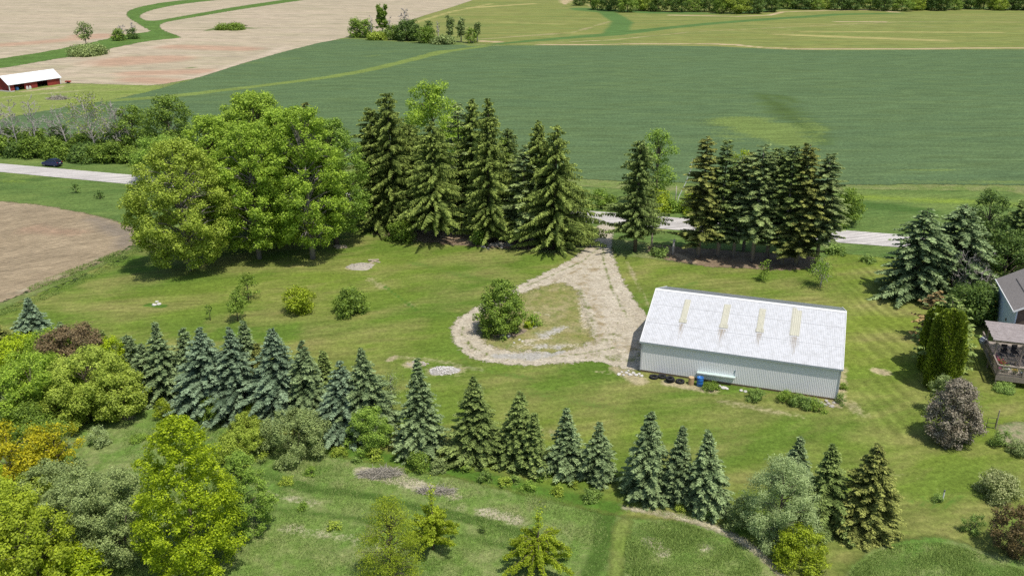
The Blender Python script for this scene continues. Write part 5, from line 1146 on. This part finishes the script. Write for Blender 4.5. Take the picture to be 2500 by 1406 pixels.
for x in (0.06, BL-.06):
    MB().add([(x-.06, .02, 0), (x-.06, BW, 0), (x-.06, BW, BH_), (x-.06, BW/2, BR), (x-.06, .02, BH_), (x+.06, .02, 0), (x+.06, BW, 0), (x+.06, BW, BH_), (x+.06, BW/2, BR), (x+.06, .02, BH_)],
             [(0, 4, 3, 2, 1), (5, 6, 7, 8, 9), (0, 5, 9, 4), (4, 9, 8, 3), (3, 8, 7, 2)]).build('gable_wall', REDM, barn)
bx('barn_floor', (BL/2, BW/2, .02), (BL-.2, BW-.3, .03), simple('barn_earth', (.10, .08, .06), .95, .05))
WR = simple('bright_white_roof', (.86, .86, .85), .5, .3, .1, var=.03)
for s_ in (0, 1):
    y0, y1 = (-.35, BW/2) if s_ == 0 else (BW+.35, BW/2); zs = BH_-.35*(BR-BH_)/(BW/2)
    MB().add([(-.5, y0, zs+.03), (BL+.5, y0, zs+.03), (BL+.5, y1, BR+.03), (-.5, y1, BR+.03), (-.5, y0, zs+.12), (BL+.5, y0, zs+.12), (BL+.5, y1, BR+.12), (-.5, y1, BR+.12)], [(3, 2, 1, 0), (4, 5, 6, 7), (0, 1, 5, 4), (1, 2, 6, 5), (3, 0, 4, 7)]).build('roof_panel', WR, barn)
bx('corner_post', (-.02, -.02, BH_/2), (.22, .22, BH_), WHITE); bx('corner_post', (BL+.02, -.02, BH_/2), (.16, .16, BH_), WHITE)
MB().box((-.6, 2.0, .15), (.25, 4.5, .35)).box((.2, -.9, .15), (1.3, .25, .3), rz=.1).build('foundation_wall', simple('barn_foundation', (.6, .58, .52), .9, .1), barn)
b1 = tag(MB().lathe([(.5, 0), (.55, .3), (.5, .9)], n=12).build('blue_drum', simple('drum_blue', (.08, .2, .45), .5, .3)), 'blue drum inside the left bay of the red barn', 'drum')
def BP(u, v, z=0): c, s = math.cos(byaw), math.sin(byaw); return (g0[0]+u*c-v*s, g0[1]+u*s+v*c, z)
b1.location = BP(2.6, .7, .06)
for k, u in enumerate((5.0, 5.9)):
    o = MB().box((0, 0, .35), (.5, .4, .7)).box((0, 0, .8), (.3, .25, .25)).build('white_container', WHITE, bevel=.03); o.location = BP(u, -.5); tag(o, ['white container left in front of the barn wall', 'white container right in front of the barn wall'][k], 'container')
rw = thing('red_wagon', 'small red farm implement right of the red barn', 'farm implement', at(167, 204))
MB().box((0, 0, .55), (1.6, .8, .35)).build('body', simple('implement_red', (.4, .05, .03), .6, .3), rw, bevel=.05)
MB().lathe([(.3, -.45), (.3, .45)], n=10).build('wheel', PL, rw); rw.children[-1].rotation_euler = (math.pi/2, 0, 0); rw.children[-1].location = (0, 0, .3)
# ---- house, deck, pergola
HY = math.atan2(-.2951, .9555)
HO = np.array([51.06, 82.0])
c_, s_ = math.cos(HY), math.sin(HY)
def HP(u, v, z=0): return (HO[0]+u*c_-v*s_, HO[1]+u*s_+v*c_, z)
house = thing('house', 'blue-white sided house with a grey shingle roof at the right edge', 'house', HP(0, 0), HY)
SID = NG('pale_blue_siding'); pz = SID.pos(); sx = SID.n('ShaderNodeSeparateXYZ'); SID.t.links.new(pz, sx.inputs[0])
lap = SID.rng(SID.math('FRACT', SID.math('MULTIPLY', sx.outputs[2], 5.0)), .0, .15, .75, 1)
SIDM = SID.fin(SID.bsdf(SID.mix(SID.math('SUBTRACT', 1.0, lap), SID.mix(SID.rng(SID.noise(pz, 1.2, 3), .3, .7), (.66, .74, .82), (.58, .67, .77)), (.4, .46, .52)), .6, .3))
BRN = simple('brown_siding', (.17, .125, .10), .85, .1, var=.3, scale=4)
HEV, HW, HLN, HT = 4.95, 9.0, 8.5, math.tan(math.radians(31))
MB().box((.06, HLN/2, HEV/2), (.12, HLN, HEV)).build('wall', SIDM, house)
MB().box((HW-.06, HLN/2, HEV/2), (.12, HLN, HEV)).build('wall', SIDM, house)
zr = HEV+HW/2*HT
for y, m in ((.0, BRN), (HLN, SIDM)):
    MB().add([(.12, y, 0), (HW-.12, y, 0), (HW-.12, y, HEV), (HW/2, y, zr-.15), (.12, y, HEV), (.12, y+.1, 0), (HW-.12, y+.1, 0), (HW-.12, y+.1, HEV), (HW/2, y+.1, zr-.15), (.12, y+.1, HEV)],
             [(0, 1, 2, 3, 4), (9, 8, 7, 6, 5), (0, 5, 6, 1), (4, 3, 8, 9), (3, 2, 7, 8), (1, 6, 7, 2), (0, 4, 9, 5)]).build('gable_wall', m, house)
SHG = NG('grey_shingles'); ps = SHG.pos(); bk = SHG.n('ShaderNodeTexBrick'); SHG.t.links.new(SHG.pos((1, 1, 1), math.pi/2), bk.inputs['Vector'])
bk.inputs['Scale'].default_value = 3.0; bk.inputs['Mortar Size'].default_value = .03; bk.inputs['Color1'].default_value = (.24, .215, .195, 1); bk.inputs['Color2'].default_value = (.32, .29, .265, 1); bk.inputs['Mortar'].default_value = (.12, .11, .105, 1)
SHGM = SHG.fin(SHG.bsdf(SHG.mix(SHG.rng(SHG.noise(ps, 4, 4), .35, .65, 0, .5), bk.outputs['Color'], (.25, .23, .215)), .9, .15))
for s in (0, 1):
    x0, x1 = (-.38, HW/2) if s == 0 else (HW+.38, HW/2); z0 = HEV-.38*HT+.12
    rp = MB().add([(x0, -.45, z0), (x0, HLN+.45, z0), (x1, HLN+.45, zr+.12), (x1, -.45, zr+.12), (x0, -.45, z0+.09), (x0, HLN+.45, z0+.09), (x1, HLN+.45, zr+.21), (x1, -.45, zr+.21)], [(3, 2, 1, 0), (4, 5, 6, 7), (1, 2, 6, 5), (0, 4, 7, 3)]).build('roof_panel', SHGM, house)
MB().box((-.41, HLN/2, HEV-.38*HT+.14), (.10, HLN+.96, .13)).build('gutter', WHITE, house)
b = MB(); b.add([(-.38, -.50, HEV-.38*HT+.02), (-.38, -.455, HEV-.38*HT+.02), (-.38, -.455, HEV-.38*HT+.22), (-.38, -.50, HEV-.38*HT+.22), (HW/2, -.50, zr+.02), (HW/2, -.455, zr+.02), (HW/2, -.455, zr+.22), (HW/2, -.50, zr+.22)], [(0, 1, 2, 3), (7, 6, 5, 4), (0, 4, 5, 1), (1, 5, 6, 2), (2, 6, 7, 3), (3, 7, 4, 0)]).build('rake_trim', WHITE, house)
MB().box((1.1, HLN*.52, HEV+1.1*HT+.22), (.08, 5.2, .05), ry=-math.radians(31)).build('roof_vent_strip', simple('vent_dark', (.08, .075, .07), .8, .2), house)
for (y, z) in ((3.0, 2.6), (1.6, 1.9), (.9, 2.2)): MB().box((-.03, y, z), (.10, .22, .30)).build('wall_vent', simple('vent_brown', (.16, .12, .09), .8, .2), house, bevel=.01)
MB().box((2.2, -.02, 2.3), (1.6, .05, 2.0)).build('patio_door', GLS, house)
DKW = mat_metal('weathered_deck', (.30, .25, .205), (.20, .165, .135), 2, rough=.9, metal=0, amt=.9)
DKL = mat_metal('deck_boards', (.36, .31, .26), (.27, .23, .19), 2, rough=.9, metal=0, amt=.8)
ZD = 1.2; U0, U1, V0, V1 = -2.62, 6.2, -8.15, -.12
deck = thing('wooden_deck', 'raised weathered wooden deck with slatted railing in front of the house', 'deck', HP(0, 0), HY)
b = MB(); v = V0
while v < V1: b.box(((U0+U1)/2, v+.065, ZD-.02), (U1-U0, .125, .035)); v += .14
b.build('deck_floor', DKL, deck)
MB().box(((U0+U1)/2, V0-.03, ZD-.20), (U1-U0+.1, .05, .30)).box((U0-.03, (V0+V1)/2, ZD-.20), (.05, V1-V0, .30)).box(((U0+U1)/2, V0-.035, ZD-.46), (U1-U0+.1, .05, .18)).build('fascia', DKW, deck)
for u in (U0+.05, .4, 3.3, U1-.1):
    for v in (V0+.05, -4.2): MB().box((u, v, (ZD-.05)/2), (.14, .14, ZD-.05)).build('leg', DKW, deck)
def railing(p0, p1):
    b = MB(); p0, p1 = np.array(p0), np.array(p1); L = np.linalg.norm(p1-p0); a_ = math.atan2(*(p1-p0)[::-1]); m = (p0+p1)/2
    b.box((*m, ZD+.98), (L+.1, .14, .045), rz=a_).box((*m, ZD+.88), (L, .04, .09), rz=a_).box((*m, ZD+.12), (L, .04, .09), rz=a_)
    n = int(L/.13)
    for i in range(n+1):
        q = p0+(p1-p0)*i/n; b.box((*q, ZD+.50), (.04, .04, .78), rz=a_)
    for i in range(int(L/2)+1):
        q = p0+(p1-p0)*i/max(1, int(L/2)); b.box((*q, ZD+.5), (.10, .10, 1.0), rz=a_)
    b.build('railing', DKW, deck)
railing((U0, V0), (U1, V0)); railing((U0, V0), (U0, V1))
perg = thing('pergola', 'grey weathered pergola roof of close boards standing on the deck', 'pergola', HP(0, 0, ZD), HY)
PZ = 2.35; PU0, PU1, PV0, PV1 = -3.0, 6.0, -6.1, -1.4
for u, v in ((-2.55, -5.75), (-.25, -5.75), (3.0, -5.75), (-2.55, -1.8)):
    MB().box((u, v, PZ/2), (.13, .13, PZ)).build('post', DKW, perg)
    if v < -5: MB().box((u+.32, v, PZ-.38), (.75, .07, .10), ry=math.radians(45)).box((u-.32, v, PZ-.38), (.75, .07, .10), ry=-math.radians(45)).build('brace', DKW, perg)
MB().box(((PU0+PU1)/2, -5.75, PZ+.09), (PU1-PU0, .08, .20)).box(((PU0+PU1)/2, -1.8, PZ+.09), (PU1-PU0, .08, .20)).build('beam', DKW, perg)
b = MB(); u = PU0+.15
while u < PU1: b.box((u, (PV0+PV1)/2, PZ+.25), (.06, PV1-PV0, .13)); u += .6
b.build('rafters', DKW, perg)
b = MB(); v = PV0+.08; g_ = np.random.default_rng(2)
while v < PV1: b.box(((PU0+PU1)/2+g_.uniform(-.06, .06), v, PZ+.34), (PU1-PU0, .20, .03), rz=g_.uniform(-.004, .004)); v += .255
b.build('roof_boards', mat_metal('silvered_boards', (.40, .35, .33), (.27, .23, .215), 2, rough=.9, metal=0, amt=.9), perg)
# things on the deck
dish = thing('satellite_dish', 'round grey satellite dish at the far left corner of the pergola', 'satellite dish', HP(-3.0, -2.3, 2.1), HY)
MB().lathe([(.02, -.06), (.2, -.04), (.36, .02), (.42, .07)], n=24).build('reflector', simple('dish_grey', (.55, .58, .62), .5, .3), dish, smooth=True).rotation_euler = (math.radians(65), 0, .4)
MB().tube([(0, .1, -1.2), (0, .05, 0)], .03, 6).build('mast', DKW, dish)
FC = [((.45, .04, .10), 'red flowers'), ((.30, .06, .40), 'purple flowers'), ((.75, .72, .7), 'white flowers'), ((.10, .18, .04), 'green leaves only'), ((.60, .40, .05), 'yellow flowers'), ((.55, .12, .30), 'pink flowers')]
spots = [(-2.25, -4.6, 1, 'on the left side of the deck under the pergola'), (-2.3, -5.2, 5, 'beside the left pergola post'), (-2.3, -6.3, 0, 'against the left deck railing'), (-2.2, -6.9, 2, 'near the front left deck corner'), (-1.9, -6.5, 0, 'inside the row along the left railing'), (-1.7, -7.4, 3, 'behind the front railing, leftmost'), (-1.0, -7.6, 4, 'behind the front railing, second'), (-.4, -7.7, 3, 'behind the front railing, third'), (.3, -7.7, 2, 'behind the front railing, rightmost'), (-2.3, -7.5, 5, 'in the front left deck corner')]
for k, (u, v, ci, tx) in enumerate(spots):
    col, nm = FC[ci]; r = .17+.05*(k % 3)
    t = thing('flower_pot', 'flower pot with %s %s' % (nm, tx), 'flower pot', HP(u, v, ZD), 0, 'flower pots on the deck')
    MB().lathe([(r*.7, 0), (r, r*1.5), (r*1.08, r*1.5), (r*1.08, r*1.7), (r*.9, r*1.7)], n=14).build('pot', simple('pot_%d' % k, [(.35, .14, .08), (.6, .6, .58), (.10, .10, .12), (.20, .25, .4)][k % 4], .7, .3), t, smooth=True)
    n = 130; P = rng.normal(0, 1, (n, 3))*[r*.75, r*.75, r*.5]+[0, 0, r*2.2]; V, Q, L = leaves(P, nrm(rng.normal(size=(n, 3))+[0, 0, .6]), .055*rng.uniform(.7, 1.2, n), .7, rng.uniform(.6, 1.2, n))
    link('plant', npmesh('plant', V, [Q], LM['green'], L), t)
    if ci != 3:
        n = 90; P = rng.normal(0, 1, (n, 3))*[r*.7, r*.7, r*.25]+[0, 0, r*2.75]; V, Q, L = leaves(P, nrm(rng.normal(size=(n, 3))+[0, 0, 1.2]), .05*rng.uniform(.7, 1.2, n), .8, rng.uniform(.6, 1.2, n))
        link('flowers', npmesh('flowers', V, [Q], simple('petal_%d' % k, col, .7, .2), L), t)
def chair(u, v, rz, label):
    t = thing('patio_chair', label, 'chair', HP(u, v, ZD), HY+rz, 'dark patio chairs under the pergola'); D_ = simple('patio_dark', (.03, .03, .035), .7, .3)
    MB().box((0, 0, .42), (.55, .55, .08)).build('seat', D_, t, bevel=.02); MB().box((0, .27, .78), (.55, .07, .65), rx=-.15).build('backrest', D_, t, bevel=.02)
    for sx_ in (-.24, .24):
        for sy_ in (-.24, .24): MB().box((sx_, sy_, .20), (.04, .04, .40)).build('leg', D_, t)
        MB().box((sx_*1.15, 0, .62), (.06, .5, .04)).build('armrest', D_, t)
chair(-1.2, -3.4, 0, 'dark patio chair nearest the left pergola post'); chair(-.2, -3.2, .2, 'dark patio chair in the middle under the pergola'); chair(.9, -3.4, -.2, 'dark patio chair furthest right under the pergola')
t = thing('wooden_bench', 'low plain plank bench in the sun on the deck', 'bench', HP(-.95, -5.35, ZD), HY-.05)
MB().box((0, 0, .40), (1.15, .28, .06)).build('seat', WOOD, t); [MB().box((x, 0, .19), (.08, .24, .37)).build('leg', WOOD, t) for x in (-.45, .45)]
# thin dark line across the road, removed again below
ck = zone('road_line', [[(2121, 568), (2122.2, 568), (2177, 601.5), (2175.5, 601.5)]], [], .3, .058, simple('dark_line', (.30, .285, .27), .9, .1), margin=.0, smooth=0)
bpy.data.objects.remove(ck)
